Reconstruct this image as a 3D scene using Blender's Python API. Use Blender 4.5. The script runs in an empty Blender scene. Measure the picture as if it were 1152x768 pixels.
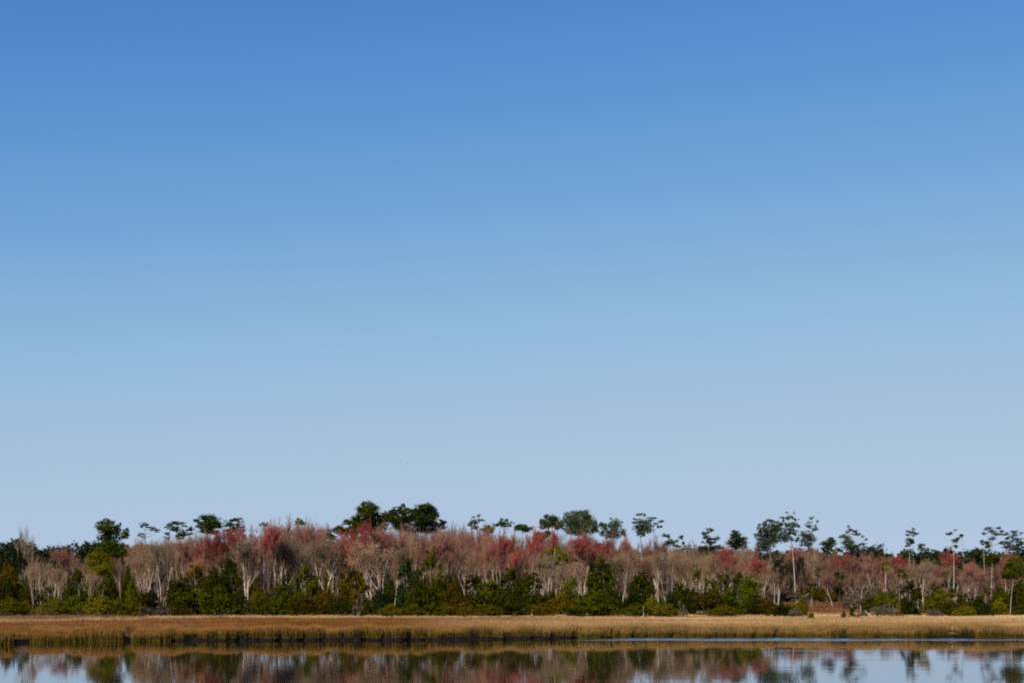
import bpy, math
import numpy as np

# ------------------------------------------------------------------ camera, sky, sun, exposure
SC = bpy.context.scene
COL = SC.collection
F = 1582.0                    # focal length in pixels of the 1152 px wide photograph
HOR = 650.0                   # horizon row of the photograph
CAMH = 8.0                    # the camera stands on a bridge over the water

cam = bpy.data.cameras.new('camera')
cam.sensor_width = 36.0
cam.lens = F / 1152 * 36
cam.shift_y = (HOR - 384) / 1152
cam.clip_start = 0.5
cam.clip_end = 20000
camo = bpy.data.objects.new('camera', cam)
COL.objects.link(camo)
camo.location = (0, 0, CAMH)
camo.rotation_euler = (math.pi / 2, 0, 0)
SC.camera = camo

SUN_EL, SUN_AZ = math.radians(38), math.radians(-156)      # azimuth clockwise from +Y: behind the camera, to the left
world = bpy.data.worlds.new('World')
SC.world = world
world.use_nodes = True
wn, wl = world.node_tree.nodes, world.node_tree.links
sky = wn.new('ShaderNodeTexSky')
sky.sky_type = 'NISHITA'
sky.sun_disc = False
sky.sun_elevation = SUN_EL
sky.sun_rotation = SUN_AZ
sky.air_density = 1.0
sky.dust_density = 0.0
sky.ozone_density = 1.6
tcw = wn.new('ShaderNodeTexCoord'); mpw = wn.new('ShaderNodeMapping'); mpw.inputs['Location'].default_value = (0, 0, .08)
nvw = wn.new('ShaderNodeVectorMath'); nvw.operation = 'NORMALIZE'
wl.new(tcw.outputs['Generated'], mpw.inputs['Vector']); wl.new(mpw.outputs[0], nvw.inputs[0]); wl.new(nvw.outputs[0], sky.inputs[0])
# grade of the sky: the raw radiance is brought to 0..1, curved per channel, and brought back
dn = wn.new('ShaderNodeVectorMath'); dn.operation = 'SCALE'; dn.inputs['Scale'].default_value = .10
up = wn.new('ShaderNodeVectorMath'); up.operation = 'SCALE'; up.inputs['Scale'].default_value = 10.
cv = wn.new('ShaderNodeRGBCurve')
for ch, pts in enumerate([[(0, 0), (0.13, 0.084), (0.149, 0.112), (0.175, 0.159), (0.212, 0.231), (0.266, 0.314), (0.354, 0.392), (0.542, 0.44), (1, 0.5)], [(0, 0), (0.217, 0.246), (0.247, 0.296), (0.287, 0.356), (0.344, 0.434), (0.422, 0.503), (0.539, 0.539), (0.75, 0.565), (1, 0.6)], [(0, 0), (0.2, 0.45), (0.377, 0.584), (0.421, 0.624), (0.477, 0.658), (0.549, 0.687), (0.637, 0.708), (0.745, 0.716), (0.866, 0.723), (1, 0.75)]]):
    c_ = cv.mapping.curves[ch]
    c_.points[0].location = pts[0]; c_.points[1].location = pts[-1]
    for q in pts[1:-1]: c_.points.new(*q)
cv.mapping.update()
wl.new(sky.outputs[0], dn.inputs[0]); wl.new(dn.outputs[0], cv.inputs['Color']); wl.new(cv.outputs[0], up.inputs[0])
wl.new(up.outputs[0], wn['Background'].inputs[0])
wn['Background'].inputs[1].default_value = 0.10

sl = bpy.data.lights.new('sun', 'SUN')
sl.energy = 4.3
sl.angle = math.radians(0.5)
sl.color = (1.0, 0.86, 0.68)
so = bpy.data.objects.new('sun', sl)
COL.objects.link(so)
so.rotation_euler = (math.pi / 2 - SUN_EL, 0, -SUN_AZ + math.pi)

SC.view_settings.view_transform = 'Standard'
SC.view_settings.look = 'None'
SC.view_settings.gamma = 1
SC.view_settings.exposure = 0.0
SC.render.engine = 'CYCLES'
SC.cycles.use_denoising = False
SC.cycles.max_bounces = 6
SC.cycles.diffuse_bounces = 2
SC.cycles.glossy_bounces = 3
SC.cycles.filter_width = 2.0

# ------------------------------------------------------------------ helpers
def at(px, py, D):
    """world point seen at photo pixel (px, py) at depth D"""
    return np.array([(px - 576) / F * D, D, CAMH - (py - HOR) / F * D])

def rng(seed): return np.random.default_rng(seed)

def nrm(v): return v / np.maximum(np.linalg.norm(v, axis=-1, keepdims=True), 1e-9)

class MB:
    def __init__(s): s.V, s.Fc, s.n, s.mi = [], [], 0, []
    def add(s, v, f, m=0):
        v = np.asarray(v, float).reshape(-1, 3)
        f = np.asarray(f, int)
        s.V.append(v); s.Fc.append(f + s.n); s.mi.append(np.full(len(f), m)); s.n += len(v)
    def tube(s, pts, rad, sides=5, m=0):
        pts = np.asarray(pts, float); k = len(pts)
        rad = np.broadcast_to(np.asarray(rad, float), (k,))
        d = nrm(np.gradient(pts, axis=0))
        ref = np.array([0.31, 0.95, 0.05]) if abs(d[:, 2]).mean() > .5 else np.array([0, 0, 1.])
        a = nrm(np.cross(d, ref)); b = np.cross(d, a)
        t = np.arange(sides) / sides * 2 * math.pi
        ring = pts[:, None] + rad[:, None, None] * (np.cos(t)[None, :, None] * a[:, None] + np.sin(t)[None, :, None] * b[:, None])
        i = np.arange(k - 1)[:, None] * sides; j = np.arange(sides)[None]; j2 = (j + 1) % sides
        f = np.stack([i + j, i + j2, i + sides + j2, i + sides + j], -1).reshape(-1, 4)
        s.add(ring, f, m)
    def prisms(s, P0, P1, r0, r1, sides=3, m=0):
        n = len(P0)
        if n == 0: return
        d = nrm(P1 - P0)
        a = nrm(np.cross(d, np.where(abs(d[:, 2:3]) > .9, [[1, 0, 0]], [[0, 0, 1]]))); b = np.cross(d, a)
        t = np.arange(sides) / sides * 2 * math.pi
        off = np.cos(t)[None, :, None] * a[:, None] + np.sin(t)[None, :, None] * b[:, None]
        r0 = np.broadcast_to(r0, (n,))[:, None, None]; r1 = np.broadcast_to(r1, (n,))[:, None, None]
        v = np.concatenate([P0[:, None] + off * r0, P1[:, None] + off * r1], 1)
        i = np.arange(n)[:, None] * 2 * sides; j = np.arange(sides)[None]; j2 = (j + 1) % sides
        f = np.stack([i + j, i + j2, i + sides + j2, i + sides + j], -1).reshape(-1, 4)
        s.add(v, f, m)
    def ribbons(s, P0, P1, w, rg, m=0):
        n = len(P0)
        d = nrm(P1 - P0); a = nrm(np.cross(d, rg.normal(size=(n, 3))))
        w = np.broadcast_to(w, (n,))[:, None]
        v = np.stack([P0 - a * w / 2, P0 + a * w / 2, P1 + a * w / 4, P1 - a * w / 4], 1)
        s.add(v, np.arange(n * 4).reshape(n, 4), m)
    def quads(s, C, N, sz, rg, asp=1.0, m=0):
        n = len(C)
        N = nrm(N); a = nrm(np.cross(N, rg.normal(size=(n, 3)))); b = np.cross(N, a)
        sz = np.broadcast_to(sz, (n,))[:, None] / 2
        v = np.stack([C - a * sz, C - b * sz * asp, C + a * sz, C + b * sz * asp], 1)      # leaf-like diamonds
        s.add(v, np.arange(n * 4).reshape(n, 4), m)
    def mesh(s, name, mats):
        V = np.concatenate(s.V); Fc = np.concatenate(s.Fc); mi = np.concatenate(s.mi)
        me = bpy.data.meshes.new(name)
        me.vertices.add(len(V)); me.vertices.foreach_set('co', V.ravel().astype(np.float32))
        k = Fc.shape[1]
        me.loops.add(Fc.size); me.loops.foreach_set('vertex_index', Fc.ravel().astype(np.int32))
        me.polygons.add(len(Fc)); me.polygons.foreach_set('loop_start', (np.arange(len(Fc)) * k).astype(np.int32))
        me.polygons.foreach_set('loop_total', np.full(len(Fc), k, np.int32))
        me.polygons.foreach_set('material_index', mi.astype(np.int32))
        for mm in mats: me.materials.append(mm)
        me.update(calc_edges=True)
        return me

def link(name, me, parent=None, loc=None):
    o = bpy.data.objects.new(name, me); COL.objects.link(o)
    if parent is not None: o.parent = parent
    if loc is not None: o.location = loc
    return o

def empty(name, loc, label, cat, group=None):
    o = link(name, None, None, loc); o.empty_display_size = 1
    o['label'] = label; o['category'] = cat
    if group: o['group'] = group
    return o

def remat(o, m):
    o.material_slots[0].link = 'OBJECT'; o.material_slots[0].material = m

# ------------------------------------------------------------------ materials
def mat(name, c1, c2, scale=1.0, rough=0.85, objvar=0.28, island=0.0, spec=0.04, c3=None, detail=3, stretch=None):
    if 'leaves' in name: objvar = .42
    m = bpy.data.materials.new(name); m.use_nodes = True
    n, l = m.node_tree.nodes, m.node_tree.links
    p = n['Principled BSDF']; p.inputs['Roughness'].default_value = rough
    p.inputs['Specular IOR Level'].default_value = spec
    geo = n.new('ShaderNodeNewGeometry')
    tex = n.new('ShaderNodeTexNoise'); tex.inputs['Scale'].default_value = scale; tex.inputs['Detail'].default_value = detail
    if stretch:
        mp = n.new('ShaderNodeMapping'); mp.inputs['Scale'].default_value = stretch
        l.new(geo.outputs['Position'], mp.inputs['Vector']); l.new(mp.outputs[0], tex.inputs['Vector'])
    else:
        l.new(geo.outputs['Position'], tex.inputs['Vector'])
    r = n.new('ShaderNodeValToRGB')
    r.color_ramp.elements[0].position = 0.35; r.color_ramp.elements[0].color = (*c1, 1)
    r.color_ramp.elements[1].position = 0.65; r.color_ramp.elements[1].color = (*c2, 1)
    if c3:
        e = r.color_ramp.elements.new(0.5); e.color = (*c3, 1)
    src = tex.outputs['Fac']
    if island:
        mx = n.new('ShaderNodeMath'); mx.operation = 'MULTIPLY_ADD'
        l.new(geo.outputs['Random Per Island'], mx.inputs[0]); mx.inputs[1].default_value = island
        sb = n.new('ShaderNodeMath'); sb.operation = 'SUBTRACT'; l.new(src, sb.inputs[0]); sb.inputs[1].default_value = island / 2
        l.new(sb.outputs[0], mx.inputs[2]); src = mx.outputs[0]
    l.new(src, r.inputs['Fac'])
    out = r.outputs['Color']
    if objvar:
        oi = n.new('ShaderNodeObjectInfo'); mr = n.new('ShaderNodeMapRange')
        mr.inputs['To Min'].default_value = 1 - objvar; mr.inputs['To Max'].default_value = 1 + objvar
        l.new(oi.outputs['Random'], mr.inputs['Value'])
        h = n.new('ShaderNodeHueSaturation'); l.new(mr.outputs[0], h.inputs['Value']); l.new(out, h.inputs['Color']); out = h.outputs[0]
    l.new(out, p.inputs['Base Color'])
    return m

M = {}
M['bark_pale'] = mat('pale_bark', (.46, .36, .265), (.80, .67, .53), 1.3, stretch=(1, 1, .3))
M['bark_grey'] = mat('grey_bark', (.18, .15, .13), (.38, .33, .29), 1.5)
M['bark_pine'] = mat('pine_bark', (.14, .10, .085), (.30, .22, .19), 1.5)
M['bark_dark'] = mat('dark_bark', (.06, .045, .04), (.12, .09, .07), 1.5)
M['twig_grey'] = mat('grey_twigs', (.20, .135, .085), (.31, .225, .15), .25, island=.5)
M['twig_tan'] = mat('tan_twigs', (.25, .155, .085), (.37, .25, .15), .25, island=.5)
M['twig_mauve'] = mat('mauve_twigs', (.21, .10, .07), (.33, .175, .125), .25, island=.5)
M['bud_red'] = mat('red_buds', (.30, .010, .020), (.50, .025, .050), .5, island=.5)
M['bud_deep'] = mat('deep_red_buds', (.22, .014, .018), (.37, .030, .036), .5, island=.5)
M['bud_pink'] = mat('pink_buds', (.30, .075, .055), (.42, .125, .095), .5, island=.5)
M['bud_mauve'] = mat('mauve_buds', (.22, .080, .062), (.33, .135, .105), .5, island=.5)
M['bud_rust'] = mat('rusty_leaves', (.25, .09, .04), (.38, .15, .07), .5, island=.5)
def leaf(name, a, b, **k): return mat(name, a, b, .55, island=.45, rough=.9, spec=.03, **k)
M['dark'] = leaf('dark_green_leaves', (.017, .022, .001), (.050, .055, .002))
M['blue'] = leaf('blue_green_leaves', (.009, .016, .003), (.024, .036, .006))
M['green'] = leaf('green_leaves', (.033, .040, .001), (.085, .088, .002))
M['olive'] = leaf('olive_leaves', (.075, .064, .002), (.145, .118, .005))
M['brown'] = leaf('brown_green_leaves', (.060, .039, .002), (.115, .074, .004))
M['bright'] = leaf('bright_green_leaves', (.065, .080, .001), (.12, .13, .002))
M['grey'] = leaf('grey_brush', (.10, .070, .045), (.19, .14, .095))
M['brush'] = leaf('twiggy_brush', (.08, .045, .028), (.16, .095, .06))
M['pine'] = leaf('pine_needles', (.016, .029, .005), (.048, .070, .012))
M['pine_far'] = leaf('far_pine_needles', (.030, .044, .016), (.078, .10, .034))
M['pine_warm'] = leaf('olive_pine_needles', (.018, .029, .002), (.060, .074, .005))
M['far'] = leaf('far_wood_leaves', (.014, .024, .008), (.030, .042, .014), objvar=0)

# ------------------------------------------------------------------ ground, water
BK = [(-200, 731), (0, 724.5), (14, 724), (22, 722.5), (26, 716.5), (33, 716.5), (37, 722), (60, 722), (100, 721.3), (138, 721.5), (141, 716), (149, 716), (153, 721),
      (200, 720.5), (300, 719.8), (420, 719.8), (520, 719), (640, 717.5), (700, 716.6), (724, 716.3), (726, 712.8), (728.5, 712.8), (730, 716.2), (860, 716.2),
      (1152, 717), (1350, 718), (1900, 725)]
bx = np.array([p[0] for p in BK], float); by = np.array([p[1] for p in BK], float)
def bank_px(px): return CAMH * F / (np.interp(px, bx, by) - HOR)
_X = (bx - 576) / F * bank_px(bx)
_D = bank_px(bx)
def bank(X):
    """distance of the water's edge for a world X"""
    X = np.asarray(X, float)
    r = np.interp(X, _X, _D)
    w = np.clip((60 - abs(X)) / 20, .3, 1)
    return r + w * (.5 * np.sin(X * .9) + .4 * np.sin(X * 2.3 + 1) + .45 * np.sin(X * .31 + 2) + .3 * np.sin(X * 4.1 + 2 * np.sin(X * .7)))
def gz(X, Y):
    d = Y - bank(X)
    return np.where(d < 0, -.6, .42 + np.clip(d / 60, 0, 1) * .6 + .05 * np.sin(X * .21 + Y * .13))

def build_ground():
    xs = np.concatenate([np.array([-6000, -3000, -1500, -700, -350, -220, -150]), np.arange(-110, 110, .35), np.array([150, 220, 350, 700, 1500, 3000, 6000])])
    ds = np.array([-4, -.35, .05, .8, 2, 4, 8, 14, 22, 32, 44, 60, 90, 150, 300, 700, 2000, 9000.])
    X, Dd = np.meshgrid(xs, ds, indexing='ij')
    B = bank(X); Y = B + Dd
    rg = rng(3)
    Z = np.where(Dd < -1, -1.2, np.where(Dd < 0, -.25, np.where(Dd < .3, .36, .42 + np.clip(Dd / 60, 0, 1) * .6 + .05 * np.sin(X * .21 + Y * .13))))
    Z = Z + np.where((Dd < .3) & (Dd > 0), rg.uniform(-.1, .1, Z.shape), 0)
    n, m = X.shape
    V = np.stack([X, Y, Z], -1).reshape(-1, 3)
    i = np.arange(n - 1)[:, None] * m; j = np.arange(m - 1)[None]
    f = np.stack([i + j, i + m + j, i + m + j + 1, i + j + 1], -1)
    mb = MB(); mb.add(V, f[:, :5].reshape(-1, 4), 0); mb.Fc.append(f[:, 5:].reshape(-1, 4)); mb.mi.append(np.full(f[:, 5:].reshape(-1, 4).shape[0], 1))
    mud = mat('bank_mud', (.006, .004, .006), (.022, .012, .014), 2.5, rough=.8, spec=.08, objvar=0)
    soil = mat('marsh_soil', (.09, .042, .018), (.18, .095, .045), .12, objvar=0)
    o = link('ground', mb.mesh('ground', [mud, soil])); o['kind'] = 'structure'

def build_water():
    V = [(-6000, -3000, 0), (6000, -3000, 0), (6000, 230, 0), (-6000, 230, 0)]
    mb = MB(); mb.add(V, [[0, 1, 2, 3]])
    m = bpy.data.materials.new('river_water'); m.use_nodes = True
    n, l = m.node_tree.nodes, m.node_tree.links
    p = n['Principled BSDF']
    p.inputs['Base Color'].default_value = (.018, .012, .006, 1)
    p.inputs['IOR'].default_value = 1.8
    p.inputs['Roughness'].default_value = .01
    geo = n.new('ShaderNodeNewGeometry')
    def noise(sc, det):
        mp = n.new('ShaderNodeMapping'); mp.inputs['Scale'].default_value = sc; l.new(geo.outputs['Position'], mp.inputs['Vector'])
        t = n.new('ShaderNodeTexNoise'); t.inputs['Scale'].default_value = 1; t.inputs['Detail'].default_value = det; l.new(mp.outputs[0], t.inputs['Vector'])
        return t.outputs['Fac']
    def math_(op, a, b=None, c=None, clamp=False):
        q = n.new('ShaderNodeMath'); q.operation = op; q.use_clamp = clamp
        for k, v in enumerate((a, b, c)):
            if v is None: continue
            if isinstance(v, (int, float)): q.inputs[k].default_value = v
            else: l.new(v, q.inputs[k])
        return q.outputs[0]
    calm = noise((.03, .55, 1), 2)
    chop = noise((.12, 2.2, 1), 2)
    patch = noise((.012, .10, 1), 2)             # long thin lanes of breeze
    lane = math_('MULTIPLY', math_('SUBTRACT', patch, .58, clamp=True), 3.0, clamp=True)
    sep = n.new('ShaderNodeSeparateXYZ'); l.new(geo.outputs['Position'], sep.inputs[0])
    # a breeze-ruffled strip lies along the right half of the far bank, 183-196 m out
    w1 = math_('SMOOTH_MIN', 1, 1)
    mr = n.new('ShaderNodeMapRange'); mr.interpolation_type = 'SMOOTHSTEP'
    wob = math_('MULTIPLY_ADD', noise((.05, .05, 1), 2), 3.0, sep.outputs['Y'])
    l.new(wob, mr.inputs['Value'])
    mr.inputs['From Min'].default_value = 184.0; mr.inputs['From Max'].default_value = 184.6
    mx = n.new('ShaderNodeMapRange'); mx.interpolation_type = 'SMOOTHSTEP'; l.new(sep.outputs['X'], mx.inputs['Value'])
    mx.inputs['From Min'].default_value = -2; mx.inputs['From Max'].default_value = 14
    strip = math_('MULTIPLY', mr.outputs[0], mx.outputs[0])
    ruffle = noise((.5, 1.6, 1), 2)
    h = math_('MULTIPLY_ADD', chop, math_('MULTIPLY_ADD', lane, .010, .0010), math_('MULTIPLY', calm, .0035))
    b = n.new('ShaderNodeBump'); b.inputs['Strength'].default_value = 1; b.inputs['Distance'].default_value = 1
    l.new(h, b.inputs['Height']); l.new(b.outputs[0], p.inputs['Normal'])
    p.inputs['Roughness'].default_value = .012
    gl = n.new('ShaderNodeBsdfGlossy'); gl.inputs['Roughness'].default_value = .034; gl.inputs['Color'].default_value = (.95, .95, .95, 1); l.new(b.outputs[0], gl.inputs['Normal'])
    df = n.new('ShaderNodeBsdfDiffuse'); df.inputs['Color'].default_value = (.03, .02, .008, 1)
    fr = n.new('ShaderNodeFresnel'); fr.inputs['IOR'].default_value = 1.33; l.new(b.outputs[0], fr.inputs['Normal'])
    ms = n.new('ShaderNodeMixShader'); l.new(math_('MULTIPLY_ADD', fr.outputs[0], .5, .48), ms.inputs['Fac']); l.new(df.outputs[0], ms.inputs[1]); l.new(gl.outputs[0], ms.inputs[2])
    l.new(ms.outputs[0], n['Material Output'].inputs['Surface'])
    o = link('water', mb.mesh('water', [m])); o['kind'] = 'structure'
    # the breeze-ruffled lane along the right half of the far bank: real wavelets
    xs = np.arange(1, 120, .28); ys = np.arange(179.6, 197, .07)
    X, Y = np.meshgrid(xs, ys, indexing='ij')
    win = np.clip((X - 3 - 3 * np.sin(Y)) / 8, 0, 1) * np.clip((Y - 180.4 - .5 * np.sin(X * .13) - .3 * np.sin(X * .41)) / .5, 0, 1)
    ph = Y * 2 * math.pi / .52 + 2.2 * np.sin(X * .8 + Y * .6) + 1.5 * np.sin(X * 2.1 - Y * .9)
    Z = -.03 + win * (.045 +   .0125 * np.sin(ph) + .006 * np.sin(ph * 1.7 + X * 2.6))
    n_, m_ = X.shape; i = np.arange(n_ - 1)[:, None] * m_; j = np.arange(m_ - 1)[None]
    r_ = MB(); r_.add(np.stack([X, Y, Z], -1), np.stack([i + j, i + m_ + j, i + m_ + j + 1, i + j + 1], -1).reshape(-1, 4))
    m2 = m.copy(); m2.name = 'ruffled_water'
    for lk in list(m2.node_tree.links):
        if lk.to_socket.name == 'Normal': m2.node_tree.links.remove(lk)
    for q in m2.node_tree.nodes:
        if q.type == 'BSDF_GLOSSY': q.inputs['Roughness'].default_value = .09
    o = link('ruffled_water', r_.mesh('ruffled_water', [m2])); o['kind'] = 'structure'

build_ground(); build_water()

# ------------------------------------------------------------------ marsh grass (nobody could count it)
def vnoise(x, y, seed):
    rg = rng(seed); g = rg.random((64, 64))
    xi, yi = np.floor(x).astype(int), np.floor(y).astype(int); fx, fy = x - xi, y - yi
    fx = fx * fx * (3 - 2 * fx); fy = fy * fy * (3 - 2 * fy)
    a, b, c, d = g[xi % 64, yi % 64], g[(xi + 1) % 64, yi % 64], g[xi % 64, (yi + 1) % 64], g[(xi + 1) % 64, (yi + 1) % 64]
    return (a * (1 - fx) + b * fx) * (1 - fy) + (c * (1 - fx) + d * fx) * fy

def build_grass():
    rg = rng(11)
    N = 86000
    u = rg.random(N) ** 1.35
    d = .1 + u * 88
    px = rg.uniform(-120, 1290, N)
    D0 = bank_px(px); X = (px - 576) / F * (D0 + d); Y = bank(X) + d
    px2 = X / Y * F + 576
    # extra tufts right on the bank's lip
    n2 = 9000
    X2 = rg.uniform(-85, 90, n2); Y2 = bank(X2) + rg.uniform(.0, 2.2, n2)
    X = np.concatenate([X, X2]); Y = np.concatenate([Y, Y2])
    n3 = 9000
    X3 = rg.uniform(-85, 90, n3); Y3 = bank(X3) + rg.uniform(-.45, .1, n3); P3 = X3 / Y3 * F + 576
    ok = vnoise(X3 * .30 + 8, X3 * 0 + 1.5, 41) > np.where((P3 > 190) & (P3 < 690), .62, .30)
    skirt = np.concatenate([np.zeros(len(X), bool), np.ones(ok.sum(), bool)])
    X = np.concatenate([X, X3[ok]]); Y = np.concatenate([Y, Y3[ok]])
    N = len(X)
    d = Y - bank(X); px = X / Y * F + 576
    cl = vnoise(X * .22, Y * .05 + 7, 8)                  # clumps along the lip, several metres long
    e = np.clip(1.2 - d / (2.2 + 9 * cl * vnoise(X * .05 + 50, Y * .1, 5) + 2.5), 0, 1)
    far = np.clip((d - 55) / 5, 0, 1)
    right = np.clip((px - 430) / 300, 0, 1)
    nz = vnoise(X * .05 + 20, Y * .16 + 3, 1); nz2 = vnoise(X * .35 + 9, Y * .9, 2); nz3 = vnoise(X * .12 + 9, Y * .25, 9)
    rust = np.array([.22, .082, .018]); tan = np.array([.39, .22, .085]); pale = np.array([.47, .31, .15]); gr = np.array([.075, .058, .006]); mauve = np.array([.27, .13, .07])
    def mix(a, b, t): return a * (1 - t)[:, None] + b * t[:, None]
    c = mix(np.tile(rust, (N, 1)), tan, np.clip(right * .95 + (nz - .65) * .8, 0, 1))
    c = mix(c, mauve, np.clip((nz3 - .5) * 2.2, 0, .7) * (1 - right * .6))
    c = mix(c, pale * (1.1 + .25 * right[:, None]), np.clip(far * .85 + right * np.clip((d - 10) / 14, 0, 1) * (.35 + .6 * nz), 0, 1))
    tanband = np.clip(1 - abs(d - 13) / 6, 0, 1) * (1 - right) * np.clip(1 - (px - 150) / 120, 0, 1) * .85
    c = mix(c, mix(np.tile(tan, (N, 1)), mauve, nz2 * .7), tanband)
    c = mix(c, np.array([.13, .085, .018]), np.clip((vnoise(X * .06 + 3, Y * .22, 6) - .5) * 2.5, 0, .75) * (1 - far) * (1 - right * .7))
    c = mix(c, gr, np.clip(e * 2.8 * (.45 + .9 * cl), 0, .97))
    c = mix(c, np.array([.15, .06, .022]), np.clip((d - 62) / 14, 0, 1) * (.5 + .5 * nz2))
    c *= (.85 + .3 * rg.random((N, 1))) * (.72 + .5 * vnoise(X * .09 + 31, Y * .5 + 5, 31))[:, None]
    clump_shade = np.zeros(N)
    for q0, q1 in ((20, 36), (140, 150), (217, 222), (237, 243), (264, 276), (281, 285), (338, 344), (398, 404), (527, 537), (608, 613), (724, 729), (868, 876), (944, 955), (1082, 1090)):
        clump_shade = np.maximum(clump_shade, np.clip(1 - abs(px - (q0 + q1) / 2) / (q1 - q0) * 1.4, 0, .5) * 1.6 * np.clip(1.4 - d / 2, 0, 1))
    c = mix(c, np.array([.010, .011, .009]), clump_shade)  # shadow of the dark bank clumps, painted near-black into the tuft colour
    tipc = mix(c, mix(np.tile(rust * 1.5, (N, 1)), tan * 1.05, np.clip(right + .35, 0, 1)), (1 - clump_shade) * np.clip(e * 2.5, 0, 1) * (.7 + .3 * vnoise(X * .4, Y * .1, 15)))
    keep0 = 1 - .45 * clump_shade
    hgt = .36 + .15 * rg.random(N) + .2 * vnoise(X * .16 + 31, Y * .3 + 5, 33) + .22 * nz3 + np.clip(1.5 - d / 9, 0, 1) * (.40 + .5 * cl)
    lipn = vnoise(X * .55 + 4, Y * .0 + 3.3, 21) * .6 + vnoise(X * 1.7 + 4, Y * .0 + 9.3, 22) * .4
    keep = skirt | ~((d < .5 + 1.8 * (.5 - lipn)) & (lipn < .52 - .2 * right))
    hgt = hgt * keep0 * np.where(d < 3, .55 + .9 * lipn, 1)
    hgt = np.where((abs(px - 1070.4) < 3.5) & (d < 2.2), np.minimum(hgt, .38), hgt)
    X, Y, d, c, tipc, hgt, skirt = X[keep], Y[keep], d[keep], c[keep], tipc[keep], hgt[keep], skirt[keep]; N = len(X)
    K = 6
    V = []; C = []
    for k in range(K):
        o = rg.normal(0, .16, (N, 2)); lean = rg.normal(0, .22, (N, 2)); h = hgt * rg.uniform(.6, 1.05, N)
        if k < 3: lean = lean * .8
        a = rg.uniform(0, math.pi, N); w = rg.uniform(.035, .07, N)
        bxx, byy = X + o[:, 0], Y + o[:, 1]
        z0 = np.where(byy < bank(bxx) - .1, .30, .40 + np.clip(d / 60, 0, 1) * .6) - .04
        wx, wy = np.cos(a) * w, np.sin(a) * w * .6
        z0 = np.where(skirt, .02, z0)
        # front tufts arch out over the mud
        lean[:, 1] -= np.clip(1 - d / 1.5, 0, 1) * .3
        def tri(f0, f1, ws):
            q = np.stack([bxx + lean[:, 0] * h * f0, byy + lean[:, 1] * h * f0, z0 + h * f0], -1)
            sd = np.stack([wx * ws, wy * ws, wx * 0], -1)
            return np.stack([q - sd, q + sd, np.stack([bxx + lean[:, 0] * h * f1, byy + lean[:, 1] * h * f1, z0 + h * f1], -1)], 1)
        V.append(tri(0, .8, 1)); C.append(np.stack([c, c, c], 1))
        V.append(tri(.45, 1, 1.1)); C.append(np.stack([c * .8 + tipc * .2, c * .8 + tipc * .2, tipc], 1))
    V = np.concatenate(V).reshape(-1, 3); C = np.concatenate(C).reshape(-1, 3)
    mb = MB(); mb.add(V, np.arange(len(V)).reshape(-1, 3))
    m = bpy.data.materials.new('marsh_grass'); m.use_nodes = True
    n, l = m.node_tree.nodes, m.node_tree.links
    at_ = n.new('ShaderNodeAttribute'); at_.attribute_name = 'grass_kind_and_shade'
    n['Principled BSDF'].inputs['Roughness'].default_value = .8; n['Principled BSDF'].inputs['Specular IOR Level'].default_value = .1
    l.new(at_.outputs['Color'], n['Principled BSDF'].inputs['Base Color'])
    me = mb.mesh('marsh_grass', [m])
    ca = me.color_attributes.new('grass_kind_and_shade', 'FLOAT_COLOR', 'POINT')  # carries the grass colours together with the painted clump shadow
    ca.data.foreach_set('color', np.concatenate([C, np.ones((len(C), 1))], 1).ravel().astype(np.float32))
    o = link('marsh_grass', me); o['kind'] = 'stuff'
    o['label'] = 'dry rust and tan marsh grass along the far bank'; o['category'] = 'grass'

    # the brown clearing that opens far behind the marsh on the right
    N = 9000
    px = rg.uniform(880, 1000, N); D = rg.uniform(255, 420, N)
    X = (px - 576) / F * D; z0 = np.full(N, 1.0)
    mb = MB()
    P0 = np.stack([X, D, z0], -1); P1 = P0 + np.stack([rg.normal(0, .15, N), rg.normal(0, .15, N), rg.uniform(.25, .6, N)], -1)
    mb.ribbons(P0, P1, .16, rg)
    o = link('clearing_grass', mb.mesh('clearing_grass', [mat('clearing_grass', (.13, .050, .024), (.25, .12, .055), .09, objvar=0, island=.2)])); o['kind'] = 'stuff'
    o['label'] = 'reddish brown low grass in the clearing behind the marsh'; o['category'] = 'grass'
build_grass()

# ------------------------------------------------------------------ leaf clouds
def cloud(mb, lobes, n, size, rg, clump=.30, flat=1.0, asp=.75, m=0):
    """lobes: (centre, radii). leaves gather in clumps spread through each lobe's volume, denser near its surface"""
    vol = np.array([l[1][0] * l[1][1] + l[1][0] * l[1][2] + l[1][1] * l[1][2] for l in lobes]); cnt = np.maximum((n * vol / vol.sum()).astype(int), 12)
    for (c, r), k in zip(lobes, cnt):
        c = np.array(c, float); r = np.array(r, float)
        nc = max(5, min(60, k // 28))
        cd = nrm(rg.normal(size=(nc, 3))); cr = rg.uniform(.35, .95, nc)[:, None]
        cc = cd * cr
        w = rg.integers(0, nc, k)
        g = nrm(rg.normal(size=(k, 3))) * rg.random((k, 1)) ** .45
        P = cc[w] + g * clump * rg.uniform(.7, 1.3, nc)[w][:, None] * np.array([1, 1, flat])
        out = P + np.array([0, 0, .3]) + rg.normal(0, .55, (k, 3))
        mb.quads(c + P * r, out / r, size * rg.uniform(.6, 1.35, k), rg, asp, m)

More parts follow.
